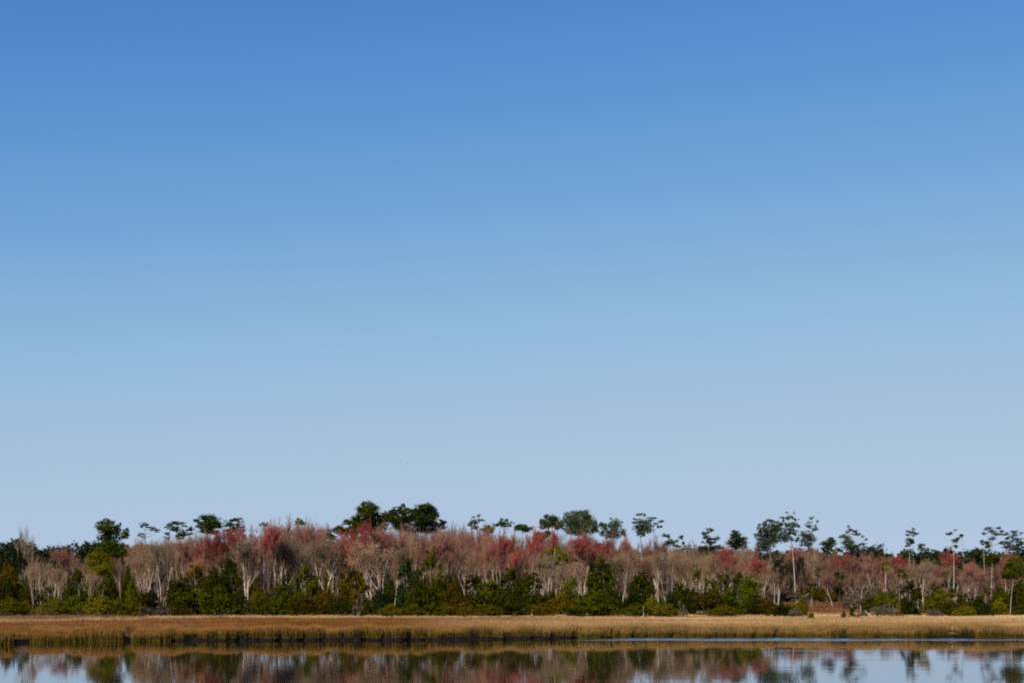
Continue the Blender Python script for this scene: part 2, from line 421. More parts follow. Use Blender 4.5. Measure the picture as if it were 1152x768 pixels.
# ------------------------------------------------------------------ pines and skyline trees, each read off the photograph
ORG = [0, 145, 290, 435, 580, 725, 870, 1002]
SEEN = 794 / 150
n_seed = [100]
def skyline_tree(reg, name, trunk, D, pads, label, cat, leafmat='pine', bark='bark_pine', size=.36, dens=1.0, lean=None, fork=None, tr=.20, group=None, flat=.8, basepx=None):
    """pads are (x, y, half width, half height) in zoomed pixels of region reg; trunk the x where it meets the ground"""
    n_seed[0] += 1; rg = rng(n_seed[0])
    x0 = ORG[reg] + trunk / SEEN
    base = at(x0, 0, D); base[2] = 1.0
    s = D / F / SEEN
    P = []
    for (x, y, rx, ry) in pads:
        w = at(ORG[reg] + x / SEEN, 555 + y / SEEN, D)
        w[1] += rg.uniform(-1, 1) * max(rx, 40) * s * .9
        P.append((w - base, np.array([rx * s, rx * s * rg.uniform(.8, 1.1), ry * s])))
    root = empty(name, base, label, cat, group)
    top = max(P, key=lambda q: q[0][2]); tz = top[0][2]
    cx = np.mean([p[0][0] for p in P])
    H = tz + .2
    xtop = top[0][0] * .8 + cx * .2
    def axis(t):                    # trunk curve
        return np.array([xtop * t ** 1.6 + .25 * math.sin(3 * t + n_seed[0]) * t * (1 - t) * 4 * .4, .3 * math.sin(2.2 * t + n_seed[0]) * t, H * t - .3 * (1 - t)])
    mb = MB()
    t = np.linspace(0, 1, 12)
    mb.tube([axis(q) for q in t], tr * 1.2 * (1 - .78 * t), 7)
    for c, r in P:
        tt = min(.97, max(.3, (c[2] - abs(c[0] - xtop) * .45 - r[2]) / H))
        a = axis(tt)
        mid = a * .5 + c * .5 + np.array([0, 0, -.12 * np.linalg.norm(c - a)])
        mb.tube([a, a * .7 + mid * .3 + [0, 0, -.0], mid, c * .8 + mid * .2, c], tr * np.array([.42, .36, .3, .22, .12]), 4)
        for k in range(5):
            e = c + rg.uniform(-.7, .7, 3) * r
            mb.tube([mid * .3 + c * .7, (c + e) / 2 - [0, 0, .1], e], tr * np.array([.2, .14, .07]), 3)
    # a few dead stubs low on the trunk
    for k in range(5):
        q = rg.uniform(.45, .8); a = axis(q); dd = rg.normal(size=3) * [1, 1, .2]; dd[2] += .1
        mb.tube([a, a + nrm(dd) * rg.uniform(.6, 1.6)], [tr * .2, .02], 3)
    link('trunk', mb.mesh('trunk', [M[bark]]), root)
    fb = MB()
    P = [(c, r * np.array([1.05, 1.0, 1.5 if leafmat == 'pine_far' else 1.3])) for c, r in P]
    area = sum(r[0] * r[2] for c, r in P)
    cloud(fb, P, int(270 * area * dens / (size / .36) ** 2) + 200, size, rg, clump=.38, flat=flat)
    link('crown', fb.mesh('crown', [M[leafmat]]), root)
    return root

PB = 'pine_tree'
T = skyline_tree
T(0, PB, 700, 300, [(615, 165, 42, 20), (650, 165, 25, 20), (650, 205, 75, 32), (695, 200, 30, 25), (745, 222, 24, 24), (600, 262, 35, 13), (650, 255, 70, 32), (715, 250, 40, 20), (680, 300, 50, 28), (620, 310, 50, 28), (700, 350, 45, 35), (640, 350, 60, 30)],
  'tall dark full pine, its ragged crown leaning right, rising alone near the left edge', 'pine tree', 'pine_warm', size=.34, dens=1.0, tr=.26)
T(1, PB, 95, 350, [(98, 184, 34, 9), (120, 200, 28, 8), (145, 213, 34, 9), (70, 195, 18, 8), (58, 240, 26, 8), (85, 255, 22, 7), (165, 225, 16, 6)], 'small open flat-topped pine, first to the right of the tall leaning pine', 'pine tree', size=.3, tr=.15)
T(1, PB, 290, 360, [(285, 175, 52, 12), (250, 195, 30, 12), (325, 190, 22, 8), (285, 210, 48, 17), (225, 235, 22, 9), (315, 240, 36, 15), (365, 208, 28, 12), (350, 235, 42, 14), (228, 266, 24, 9), (300, 258, 30, 12)], 'layered pine with small outlying pads, left of the broad flat-topped pine', 'pine tree', size=.32, tr=.18)
T(1, PB, 470, 350, [(465, 140, 62, 18), (510, 165, 44, 24), (400, 160, 28, 9), (430, 180, 40, 20), (480, 190, 70, 26), (535, 190, 22, 20), (450, 215, 50, 18), (500, 228, 50, 16)], 'broad dense flat-topped pine above the left grey crowns', 'pine tree', size=.34, dens=1.3, tr=.22)
T(1, PB, 628, 355, [(600, 160, 32, 11), (650, 152, 34, 10), (600, 183, 42, 14), (645, 190, 36, 13), (665, 165, 18, 8), (635, 215, 44, 18), (600, 220, 30, 14)], 'table-topped pine beside the brightest red maple crown', 'pine tree', size=.32, dens=1.1, tr=.18)
T(2, PB, 45, 370, [(40, 176, 24, 7), (20, 188, 20, 8), (62, 205, 13, 6), (50, 190, 22, 7)], 'thin wispy pine tip just right of the brightest red crown', 'pine tree', size=.26, dens=.7, tr=.12)
T(2, PB, 250, 370, [(243, 150, 18, 6), (250, 165, 34, 12), (265, 176, 32, 9), (230, 176, 22, 8)], 'small dark pine top poking over the pinkish grey crowns', 'pine tree', size=.3, dens=1.2, tr=.15)
T(2, PB, 370, 390, [(370, 217, 18, 7), (380, 222, 14, 6)], 'tiny dark pine tip between the pink crown and the big dark pine', 'pine tree', size=.28, tr=.12)
T(2, PB, 660, 335, [(655, 72, 48, 26), (690, 90, 40, 24), (620, 95, 42, 20), (660, 112, 70, 30), (590, 135, 32, 24), (640, 150, 70, 28), (700, 145, 50, 30), (755, 118, 26, 16), (760, 145, 46, 28), (525, 172, 32, 13), (570, 172, 40, 22), (640, 182, 60, 26), (720, 180, 60, 26), (600, 200, 50, 20), (690, 208, 80, 18)],
  'biggest dark green pine, round-topped, left one of the tall pair left of centre', 'pine tree', 'pine_warm', size=.36, dens=1.2, tr=.28)
T(3, PB, 82, 335, [(95, 72, 24, 16), (70, 90, 20, 12), (45, 115, 34, 24), (110, 105, 42, 26), (60, 145, 60, 28), (120, 150, 50, 30), (20, 150, 34, 24), (80, 180, 60, 22), (100, 210, 70, 18)], 'dark green pine squeezed between the two biggest round pines', 'pine tree', 'pine_warm', size=.36, dens=1.4, tr=.22)
T(3, PB, 228, 335, [(240, 80, 48, 20), (270, 98, 38, 28), (190, 92, 36, 22), (230, 115, 74, 34), (160, 125, 34, 26), (285, 125, 30, 24), (225, 155, 78, 28), (335, 163, 28, 14), (200, 185, 60, 22), (260, 180, 50, 22), (230, 212, 80, 18), (320, 190, 34, 14)], 'round very dark pine, right one of the tall pair left of centre', 'pine tree', 'pine', size=.36, dens=1.5, tr=.26)
T(3, PB, 518, 380, [(550, 132, 22, 6), (514, 139, 15, 6), (562, 158, 22, 8), (525, 158, 26, 8), (495, 180, 24, 10), (520, 172, 30, 10), (520, 196, 28, 12)], 'wispy greyish pine with small open pads, right of the tall dark pair', 'pine tree', 'pine_far', size=.28, dens=.85, tr=.14)
T(3, PB, 695, 370, [(700, 152, 24, 9), (690, 170, 34, 8), (655, 184, 26, 9), (740, 175, 22, 8), (700, 186, 40, 12), (740, 190, 14, 6)], 'small dark umbrella pine behind the central pink crowns', 'pine tree', size=.3, dens=1.2, tr=.14)
T(4, PB, 40, 380, [(40, 190, 28, 10), (15, 200, 30, 14), (75, 205, 32, 14), (45, 212, 50, 16)], 'low dark hump-shaped pine just left of the great spreading oak', 'pine tree', size=.3, dens=1.3, tr=.15)
T(4, PB, 222, 365, [(190, 140, 26, 14), (160, 168, 26, 14), (225, 148, 36, 16), (215, 175, 62, 24), (255, 185, 30, 24), (175, 195, 34, 14)], 'ragged grey-green pine touching the left side of the great spreading oak', 'pine tree', 'pine_far', size=.32, dens=1.1, tr=.18)
T(4, 'oak_tree', 375, 370, [(375, 122, 60, 20), (430, 135, 40, 26), (320, 140, 44, 26), (290, 165, 26, 26), (380, 160, 90, 36), (450, 170, 40, 34), (330, 195, 60, 34), (420, 205, 70, 36), (475, 205, 30, 26), (370, 225, 80, 24)],
  'great spreading grey-green oak, widest crown on the skyline right of centre', 'oak tree', 'pine_far', 'bark_grey', size=.34, dens=.62, tr=.28, flat=1)
T(4, 'oak_tree', 588, 365, [(585, 168, 38, 18), (610, 185, 30, 20), (520, 185, 28, 18), (555, 200, 50, 22), (600, 215, 52, 28), (515, 222, 26, 20), (640, 232, 24, 20), (580, 245, 60, 20)],
  'ragged grey-green oak between the great spreading oak and the two thin pines', 'oak tree', 'pine_far', 'bark_grey', size=.33, dens=.55, tr=.22, flat=1)
T(4, PB, 756, 350, [(735, 122, 26, 7), (765, 128, 20, 6), (718, 148, 20, 7), (745, 165, 30, 12), (775, 180, 34, 20), (710, 175, 20, 8), (750, 205, 50, 20), (790, 215, 30, 18), (745, 235, 34, 14)], 'thin tall pine with sparse crown, left one of the two touching pines', 'pine tree', 'pine_far', size=.28, dens=.95, tr=.14)
T(5, PB, 60, 350, [(50, 144, 28, 7), (36, 158, 22, 6), (100, 163, 22, 6), (88, 195, 22, 7), (45, 190, 20, 6), (62, 178, 18, 6)], 'slender pine with tiny flat pads, right one of the two touching pines', 'pine tree', 'pine_far', size=.26, dens=1.0, tr=.12)
T(5, PB, 185, 370, [(128, 245, 28, 8), (140, 258, 18, 7), (216, 262, 22, 10), (200, 275, 14, 8), (234, 292, 14, 8), (150, 290, 40, 13), (195, 312, 28, 10), (130, 305, 22, 10)], 'low broken pine with two lifted tufts, right of the slender pine', 'pine tree', 'pine_far', size=.28, dens=1.0, tr=.14)
T(5, PB, 388, 375, [(378, 208, 14, 7), (400, 213, 22, 8), (356, 234, 24, 8), (385, 226, 20, 8), (370, 258, 30, 12), (430, 265, 28, 10), (355, 288, 16, 7), (398, 282, 34, 14), (395, 298, 18, 8)], 'small bushy-tipped pine standing alone above the dark hump', 'pine tree', 'pine_far', size=.28, dens=.95, tr=.13)
T(5, 'oak_tree', 370, 390, [(350, 328, 40, 18), (400, 322, 40, 14), (375, 345, 55, 22), (455, 318, 32, 14)], 'dark low hump-shaped oak left of the round deep-red crown', 'oak tree', 'dark', 'bark_dark', size=.34, dens=1.3, tr=.2)
T(5, PB, 560, 370, [(545, 228, 26, 12), (540, 248, 38, 14), (555, 268, 52, 17), (515, 290, 30, 13), (570, 292, 52, 18), (545, 310, 50, 16), (600, 320, 20, 9)], 'dense cone-shaped pine just above the round deep-red crown', 'pine tree', size=.32, dens=1.4, tr=.2)
T(5, PB, 752, 400, [(750, 160, 30, 12), (720, 180, 28, 13), (775, 172, 24, 14), (695, 205, 30, 16), (745, 205, 60, 26), (665, 240, 20, 8), (710, 240, 46, 26), (770, 245, 44, 34), (740, 280, 70, 34), (690, 285, 30, 16), (720, 318, 50, 26)], 'large grey-green pine, left and fullest of the three joined pines on the right', 'pine tree', 'pine_far', size=.34, dens=.62, tr=.24)
T(6, PB, 132, 400, [(85, 112, 12, 5), (122, 115, 10, 5), (95, 140, 30, 13), (60, 145, 22, 10), (135, 155, 18, 8), (55, 178, 32, 18), (105, 185, 42, 16), (30, 205, 36, 22), (85, 222, 50, 20), (130, 240, 22, 10), (60, 258, 50, 26), (122, 270, 28, 13), (20, 260, 30, 26)], 'tallest grey-green pine on the right, a long pale bare trunk beneath it', 'pine tree', 'pine_far', 'bark_pale', size=.32, dens=.62, tr=.10)
T(6, PB, 262, 410, [(222, 150, 20, 8), (258, 168, 14, 7), (210, 172, 18, 8), (260, 192, 16, 8), (215, 190, 26, 10), (162, 192, 20, 9), (240, 215, 28, 10), (190, 240, 46, 16), (165, 225, 16, 7), (205, 268, 52, 20), (185, 300, 40, 18)], 'open ragged pine, rightmost of the three joined pines on the right', 'pine tree', 'pine_far', 'bark_pale', size=.3, dens=.7, tr=.085)
T(6, PB, 335, 430, [(335, 266, 22, 9), (335, 282, 32, 14), (300, 300, 30, 14), (350, 305, 34, 16), (320, 325, 40, 14)], 'small round-topped dark pine between two ragged pines on the right', 'pine tree', size=.34, dens=1.2, tr=.16)
T(6, PB, 452, 400, [(448, 192, 11, 6), (455, 215, 20, 8), (430, 228, 18, 8), (418, 252, 30, 12), (485, 222, 22, 8), (502, 240, 30, 10), (540, 255, 13, 8), (545, 270, 16, 7), (450, 262, 30, 10), (520, 298, 14, 8), (548, 302, 16, 8), (445, 288, 46, 18), (465, 315, 56, 20)], 'round-headed open pine with knobbly clumps right of the three joined pines', 'pine tree', 'pine', size=.3, dens=1.0, tr=.16)
T(7, PB, 140, 430, [(135, 208, 14, 5), (112, 222, 14, 5), (132, 226, 24, 7), (162, 236, 20, 6), (112, 242, 18, 6), (128, 250, 14, 5)], 'thin pine with a tiny layered top above the far dark woods', 'pine tree', 'pine_far', size=.26, dens=1.1, tr=.12)
T(7, PB, 108, 425, [(115, 272, 28, 9), (94, 287, 12, 6), (125, 285, 24, 8), (92, 308, 16, 8), (120, 298, 14, 6)], 'slim pale-trunked pine just below and left of the tiny layered top', 'pine tree', 'pine_far', 'bark_pale', size=.26, dens=1.1, tr=.08)
T(7, PB, 172, 450, [(185, 305, 22, 8), (205, 325, 12, 6), (165, 318, 20, 8), (190, 325, 22, 8)], 'short dark bushy pine right of the slim pale-trunked pine', 'pine tree', size=.28, dens=1.1, tr=.13)
T(7, PB, 376, 405, [(374, 214, 12, 5), (355, 238, 24, 6), (368, 230, 12, 5), (383, 282, 20, 9), (395, 310, 18, 10)], 'straight thin pale-trunked pine with few tufts above far woods', 'pine tree', 'pine_far', 'bark_pale', size=.26, dens=1.2, tr=.085)
T(7, PB, 440, 415, [(430, 241, 12, 4), (415, 250, 15, 8), (402, 265, 16, 7), (388, 278, 20, 9)], 'leaning bare-stemmed pine beside the straight thin one', 'pine tree', 'pine_far', size=.26, dens=1.2, tr=.11)
T(7, PB, 610, 410, [(595, 203, 26, 6), (645, 205, 24, 7), (565, 213, 16, 6), (562, 236, 20, 7), (625, 240, 30, 9), (605, 222, 26, 8), (668, 242, 26, 8), (620, 268, 26, 8), (685, 262, 18, 8), (650, 225, 20, 7)], 'broad layered pine with flat open pads near the right edge', 'pine tree', 'pine_far', size=.28, dens=1.0, tr=.14)
T(7, PB, 565, 415, [(545, 284, 20, 7), (582, 290, 24, 9), (572, 312, 26, 10), (555, 300, 16, 6)], 'small pale-stemmed pine tucked under the broad layered pine', 'pine tree', 'pine_far', 'bark_pale', size=.26, dens=1.1, tr=.08)
T(7, PB, 735, 400, [(728, 226, 30, 8), (770, 238, 16, 7), (748, 245, 24, 8), (720, 258, 22, 8), (750, 272, 34, 10), (700, 290, 36, 12), (655, 296, 30, 10), (765, 295, 36, 14), (730, 318, 60, 16)], 'dark windswept pine at the right edge above the far woods', 'pine tree', 'pine', size=.3, dens=1.05, tr=.16)
T(7, PB, 712, 248, [(745, 395, 36, 16), (775, 400, 24, 16), (710, 425, 42, 20), (765, 440, 40, 26), (690, 465, 38, 22), (745, 475, 50, 26), (690, 490, 30, 16), (790, 480, 20, 20)], 'bright green young pine with white trunk at the marsh edge, far right', 'pine tree', 'green', 'bark_pale', size=.26, dens=1.6, tr=.055)
# broadleaf and half-evergreen trees standing in the wood
T(0, 'evergreen_oak', 590, 285, [(575, 365, 50, 25), (550, 395, 50, 28), (610, 400, 55, 30), (540, 440, 40, 30), (600, 450, 60, 30), (650, 430, 40, 34), (640, 470, 40, 30)], 'yellow-green oak in front of the tall leaning pine', 'oak tree', 'olive', 'bark_grey', size=.28, dens=1.0, tr=.16, flat=1)
T(0, 'evergreen_oak', 470, 282, [(460, 480, 26, 26), (450, 510, 26, 24), (475, 515, 30, 26)], 'small green oak between pale trunks at the left', 'oak tree', 'green', 'bark_grey', size=.26, tr=.14, flat=1)
T(2, 'evergreen_oak', 560, 325, [(570, 205, 50, 22), (480, 215, 50, 22), (430, 240, 26, 22), (540, 230, 60, 22), (600, 215, 36, 24), (450, 262, 30, 14)], 'bright green oak crown below the biggest round pine', 'oak tree', 'green', 'bark_grey', size=.32, dens=1.2, tr=.18, flat=1)
T(2, 'evergreen_oak', 600, 310, [(600, 290, 56, 34), (650, 275, 36, 24), (590, 325, 40, 26), (660, 250, 22, 16)], 'mustard green oak crown between two bright red maples', 'oak tree', 'olive', 'bark_grey', size=.30, dens=1.0, tr=.18, flat=1)
T(3, 'evergreen_oak', 605, 345, [(605, 205, 36, 16), (590, 220, 36, 16), (625, 222, 22, 14)], 'small mustard crown beside the small umbrella pine', 'oak tree', 'olive', 'bark_grey', size=.3, dens=1.0, tr=.16, flat=1)
T(3, 'evergreen_oak', 725, 325, [(725, 310, 30, 28), (740, 335, 22, 18), (715, 335, 20, 14)], 'brownish green crown beside the hot pink maple at centre', 'oak tree', 'brown', 'bark_grey', size=.3, dens=.9, tr=.16, flat=1)
T(4, 'evergreen_oak', 160, 330, [(150, 245, 50, 20), (200, 240, 30, 18), (140, 275, 36, 18)], 'brownish green crown above the bright green tree right of centre', 'oak tree', 'brown', 'bark_grey', size=.3, dens=.9, tr=.16, flat=1)
T(4, 'evergreen_oak', 200, 292, [(240, 335, 34, 22), (200, 360, 44, 24), (265, 365, 44, 24), (170, 395, 44, 24), (290, 385, 28, 20), (220, 400, 40, 26), (145, 420, 26, 18), (190, 430, 36, 16)], 'bright yellow-green tree in mid wood just right of centre', 'tree', 'bright', 'bark_pale', size=.28, dens=1.1, tr=.15, flat=1)
T(6, 'evergreen_oak', 395, 385, [(395, 500, 34, 26), (385, 540, 36, 30), (400, 570, 30, 24)], 'dark blue-green oak behind the brown clearing', 'oak tree', 'blue', 'bark_dark', size=.34, dens=1.2, tr=.18, flat=1)
T(6, 'evergreen_oak', 150, 400, [(175, 420, 16, 20), (170, 390, 12, 14)], 'slim dark oak in the pink-grey wood above the clearing', 'oak tree', 'blue', 'bark_dark', size=.32, tr=.14, flat=1)
T(6, 'evergreen_oak', 30, 390, [(30, 430, 34, 24), (60, 450, 34, 26), (10, 470, 34, 30), (50, 490, 46, 26), (20, 510, 40, 24)], 'mossy grey-green oak left of the long pale pine trunk', 'oak tree', 'blue', 'bark_grey', size=.34, dens=.8, tr=.2, flat=1)
T(7, 'evergreen_oak', 600, 400, [(600, 375, 34, 22), (580, 400, 30, 22), (625, 400, 28, 20)], 'dark olive oak crown under the broad layered pine', 'oak tree', 'green', 'bark_grey', size=.33, dens=1.0, tr=.18, flat=1)

# ------------------------------------------------------------------ palms
def palm(px, topy, D, label, r=1.5):
    n_seed[0] += 1; rg = rng(n_seed[0])
    base = at(px, 0, D); base[2] = 1.0
    H = at(px, topy, D)[2] - 1.0 - r * .5
    root = empty('palm_tree', base, label, 'palm tree', 'palms in the right-hand wood')
    mb = MB(); t = np.linspace(0, 1, 8)
    mb.tube([(.2 * math.sin(2 * q), 0, H * q - .2) for q in t], .17 + .04 * np.sin(t * 40), 7)
    link('trunk', mb.mesh('trunk', [M['bark_grey']]), root)
    fb = MB()
    for k in range(34):
        az = rg.uniform(0, 6.28); el = rg.uniform(-.9, 1.3); d = np.array([math.cos(az) * math.cos(el), math.sin(az) * math.cos(el), math.sin(el)])
        hub = np.array([0.18, 0, H]) + d * r * .55
        side = nrm(np.cross(d, [0, 0, 1.]) + 1e-3); up = np.cross(side, d)
        for q in np.linspace(-1.1, 1.1, 11):
            dd = d * math.cos(q) + side * math.sin(q)
            fb.ribbons(hub[None], (hub + dd * r * .55 + np.array([0, 0, -.16 * r]))[None], .13, rg)
    link('fronds', fb.mesh('fronds', [M['bright'] if r > 1.1 and D < 330 else M['olive']]), root)
palm(1014, 641, 350, 'small yellow-green palm just above the dark standalone cedar', 1.35)
palm(995.5, 633, 360, 'dull olive palm head amid pinkish grey trees, left of the yellow-green palm', 1.45)
palm(912.5, 657, 325, 'golden green palm head left of the brown clearing', 1.6)
palm(921, 640, 400, 'dark palm head high above the brown clearing', 1.7)
palm(1022, 642, 375, 'dark small palm head touching the yellow-green palm', 1.2)

# ------------------------------------------------------------------ leafless trees
def bare_proto(seed, stems=1, spread=.35, H=16., twigs=1.0, vase=1.0, crown0=.5):
    rg = rng(seed)
    tb, cb = MB(), MB()
    segs = []
    r0 = (.145, .115, .10, .085)[stems - 1]
    for s in range(stems):
        az = 2 * math.pi * s / stems + rg.uniform(0, 1); out = (0.03 if stems == 1 else spread * .34) * rg.uniform(.6, 1.3)
        n = 9; P = [np.array([.15 * math.cos(az) * (stems > 1), .15 * math.sin(az) * (stems > 1), -.3])]
        d = nrm(np.array([math.cos(az) * out, math.sin(az) * out, 1]))
        Ls = H * rg.uniform(.55, .68)
        for k in range(n):
            d = nrm(d + rg.normal(0, .08, 3) * [1, 1, .3] + [0, 0, .09]); P.append(P[-1] + d * Ls / n)
        rr = r0 * np.linspace(1, .4, n + 1) * rg.uniform(.85, 1.15)
        tb.tube(P, rr, 6)
        segs.append((np.array(P), rr))
    L0, L1, R = [], [], []
    for P, rr in segs:
        for k in range(int(12 / stems ** .5)):
            t = (1 - (1 - crown0) * rg.random() ** 1.2) * (len(P) - 1) if k > 0 else rg.uniform(.3, .5) * (len(P) - 1)
            i = min(int(t), len(P) - 2); a = P[i] + (P[i + 1] - P[i]) * (t - i)
            az = rg.uniform(0, 6.28); up = rg.uniform(2.6, 6.0) / vase
            d = nrm(np.array([math.cos(az), math.sin(az), up])); ln = H * rg.uniform(.30, .40) * (1.25 - .45 * t / (len(P) - 1))
            if k == 0: ln = H * .45
            pts = [a]
            for q in range(6):
                d = nrm(d + rg.normal(0, .15, 3) * [1, 1, .5] + [0, 0, .06]); pts.append(pts[-1] + d * ln / 6)
            r = max(rr[i] * .45, .035)
            (tb if k % 3 == 0 else cb).tube(pts, r * np.linspace(1, .3, 7), 5)
            for q in range(2, 6): L0.append(pts[q]); L1.append(pts[q + 1]); R.append(r * (1 - .14 * q))
        for q in range(6, len(P) - 1): L0.append(P[q]); L1.append(P[q + 1]); R.append(rr[q])
    L0, L1, R = map(np.array, (L0, L1, R))
    def spawn(A, B, k, ln, ang, upb, hi=True):
        if hi:
            wt = np.clip((A[:, 2] - .38 * H) / (.35 * H), .04, 1); i = rg.choice(len(A), k, p=wt / wt.sum())
        else: i = rg.integers(0, len(A), k)
        t = rg.random((k, 1)); p = A[i] + (B[i] - A[i]) * t
        d = nrm(B[i] - A[i]); s = nrm(np.cross(d, rg.normal(size=(k, 3)))); a = rg.uniform(*ang, (k, 1))
        nd = nrm(d * np.cos(a) + s * np.sin(a) + np.array([0, 0, upb])); l = ln * rg.uniform(.5, 1.3, (k, 1))
        mid = p + nd * l * .55; nd2 = nrm(nd + rg.normal(0, .22, (k, 3)) + [0, 0, upb * .5])
        return np.concatenate([p, mid]), np.concatenate([mid, mid + nd2 * l * .5])
    b0, b1 = spawn(L0, L1, int(75 * twigs) + 15, H * .12, (.3, .9), .4)
    cb.prisms(b0, b1, .040, .024, 3)
    c0, c1 = spawn(b0, b1, int(330 * twigs), H * .075, (.3, 1.0), .35)
    cb.prisms(c0, c1, .024, .015, 3)
    d0, d1 = spawn(c0, c1, int(900 * twigs), H * .05, (.3, 1.0), .28)
    cb.ribbons(d0, d1, .042, rg)
    e0, e1 = spawn(d0, d1, int(1100 * twigs), H * .03, (.3, 1.1), .2)
    cb.ribbons(e0, e1, .036, rg)
    bb = MB(); tips = np.concatenate([e1, e0]); wt = np.clip((tips[:, 2] - .55 * H) / (.3 * H), .02, 1); kk = rg.choice(len(tips), min(len(tips), max(1300, int(2300 * twigs))), replace=False, p=wt / wt.sum())
    bb.quads(tips[kk] + rg.normal(0, .06, (len(kk), 3)), rg.normal(size=(len(kk), 3)), .19 * rg.uniform(.6, 1.3, len(kk)), rg)
    lb = MB(); kl = kk[:max(len(kk) // 3, 520)]
    lb.quads(tips[kl] + rg.normal(0, .06, (len(kl), 3)), rg.normal(size=(len(kl), 3)), .18 * rg.uniform(.6, 1.3, len(kl)), rg)
    top = np.percentile(e1[:, 2], 97.5)
    hw = np.percentile(abs(e1[:, 0]), 96)
    return dict(trunk=tb.mesh('trunk', [M['bark_pale']]), crown=cb.mesh('crown', [M['twig_grey']]), buds=bb.mesh('buds', [M['bud_red']]), few=lb.mesh('few_buds', [M['bud_red']]), H=top, hw=hw)

PROTO = [bare_proto(1, 1), bare_proto(2, 1, vase=1.4), bare_proto(3, 2), bare_proto(4, 3, .45), bare_proto(5, 2, .5), bare_proto(6, 4, .4, vase=1.2),
         bare_proto(7, 1, twigs=1.6, vase=1.9, crown0=.4), bare_proto(8, 3, .35, twigs=1.6, vase=1.5), bare_proto(9, 1, twigs=.35), bare_proto(10, 2, .4, twigs=.4),
         bare_proto(11, 1, twigs=.8, crown0=.6), bare_proto(12, 2, .6, twigs=.8, crown0=.62), bare_proto(13, 1, twigs=1.1, vase=1.3, crown0=.65), bare_proto(14, 3, .7, twigs=.9),
         bare_proto(15, 1, twigs=1.4, vase=2.2, crown0=.55), bare_proto(16, 2, .3, twigs=1.2, vase=1.7, crown0=.55), bare_proto(17, 1, twigs=.6, crown0=.5)]
ROWK = [0, 1, 2, 3, 4, 6, 7, 10, 11, 12, 13, 14, 15, 16, 10, 12]
used = {}
brg = rng(77)
def bare(px, topy, D, w=None, kind=None, twig='twig_grey', buds=None, label=None, cat='bare tree', group=None, bark=None, name=None):
    k = ROWK[int(brg.integers(0, 16))] if kind is None else kind
    p = PROTO[k]
    base = at(px, 0, D); base[2] = float(gz(base[0], D)) - .05
    H = at(px, topy, D)[2] - base[2]
    s = H / p['H']; sx = s * 1.0 if w is None else (w / 2 * D / F) / p['hw']
    root = empty(name or ('red_maple' if buds in ('bud_red', 'bud_deep') else 'bare_tree'), base, label, cat, group)
    root.rotation_euler = (brg.normal(0, .04), brg.normal(0, .06), brg.uniform(0, 6.28)); root.scale = (sx, sx, s)
    t = link('trunk', p['trunk'], root); remat(t, M[bark or 'bark_pale'])
    c = link('crown', p['crown'], root); remat(c, M[twig])
    if buds:
        b = link('buds', p['buds'] if buds in ('bud_red', 'bud_deep', 'bud_rust') else p['few'], root); remat(b, M[buds])
    return root

TOPX = [0, 60, 100, 130, 150, 180, 210, 240, 270, 295, 320, 345, 370, 400, 440, 470, 500, 530, 560, 600, 640, 680, 720, 760, 800, 850, 900, 940, 980, 1020, 1060, 1100, 1152]
TOPY = [634, 632, 628, 622, 610, 605, 602, 599, 598, 595, 590, 591, 598, 598, 592, 592, 591, 593, 597, 602, 604, 607, 613, 615, 617, 619, 615, 615, 623, 629, 628, 626, 628]
def sky_top(px): return float(np.interp(px, TOPX, TOPY)) - (1 if 200 < px < 600 else 0)
LM = [(12, 'by the left edge'), (62, 'near the fan-shaped bare tree'), (105, 'left of the tall leaning pine'), (140, 'below the tall leaning pine'), (170, 'below the small flat-topped pine'), (200, 'below the layered pine'), (232, 'below the broad flat-topped pine'),
      (262, 'below the table-topped pine'), (288, 'under the brightest red crown'), (318, 'left of the small dark pine top'), (345, 'right of the small dark pine top'), (378, 'left of the biggest round pine'),
      (412, 'below the biggest round pine'), (447, 'below the tall dark pair'), (480, 'below the round very dark pine'), (512, 'left of the wispy greyish pine'), (540, 'right of the wispy greyish pine'), (568, 'below the small umbrella pine'),
      (598, 'left of the great spreading oak'), (628, 'above the bright yellow-green tree'), (655, 'under the great spreading oak'), (690, 'under the ragged grey-green oak'), (722, 'below the two touching thin pines'), (752, 'below the low broken pine'),
      (780, 'left of the bushy-tipped pine'), (800, 'below the bushy-tipped pine'), (830, 'below the cone-shaped pine'), (862, 'below the three joined pines'), (888, 'beside the long pale pine trunk'), (918, 'behind the clearing, left half'),
      (945, 'behind the clearing, right half'), (972, 'right of the brown clearing'), (1000, 'around the olive palm'), (1024, 'behind the dark standalone cedar'), (1048, 'right of the dark standalone cedar'), (1072, 'by the straight thin pine'), (1098, 'below the leaning thin pine'), (1122, 'below the broad layered pine'), (1148, 'by the right edge')]
def near(px): return min(LM, key=lambda q: abs(q[0] - px))[1]
def share(label, px, kind, row):
    return label + ' ' + near(px), 'leafless %s %s, %s' % (kind, row, near(px))

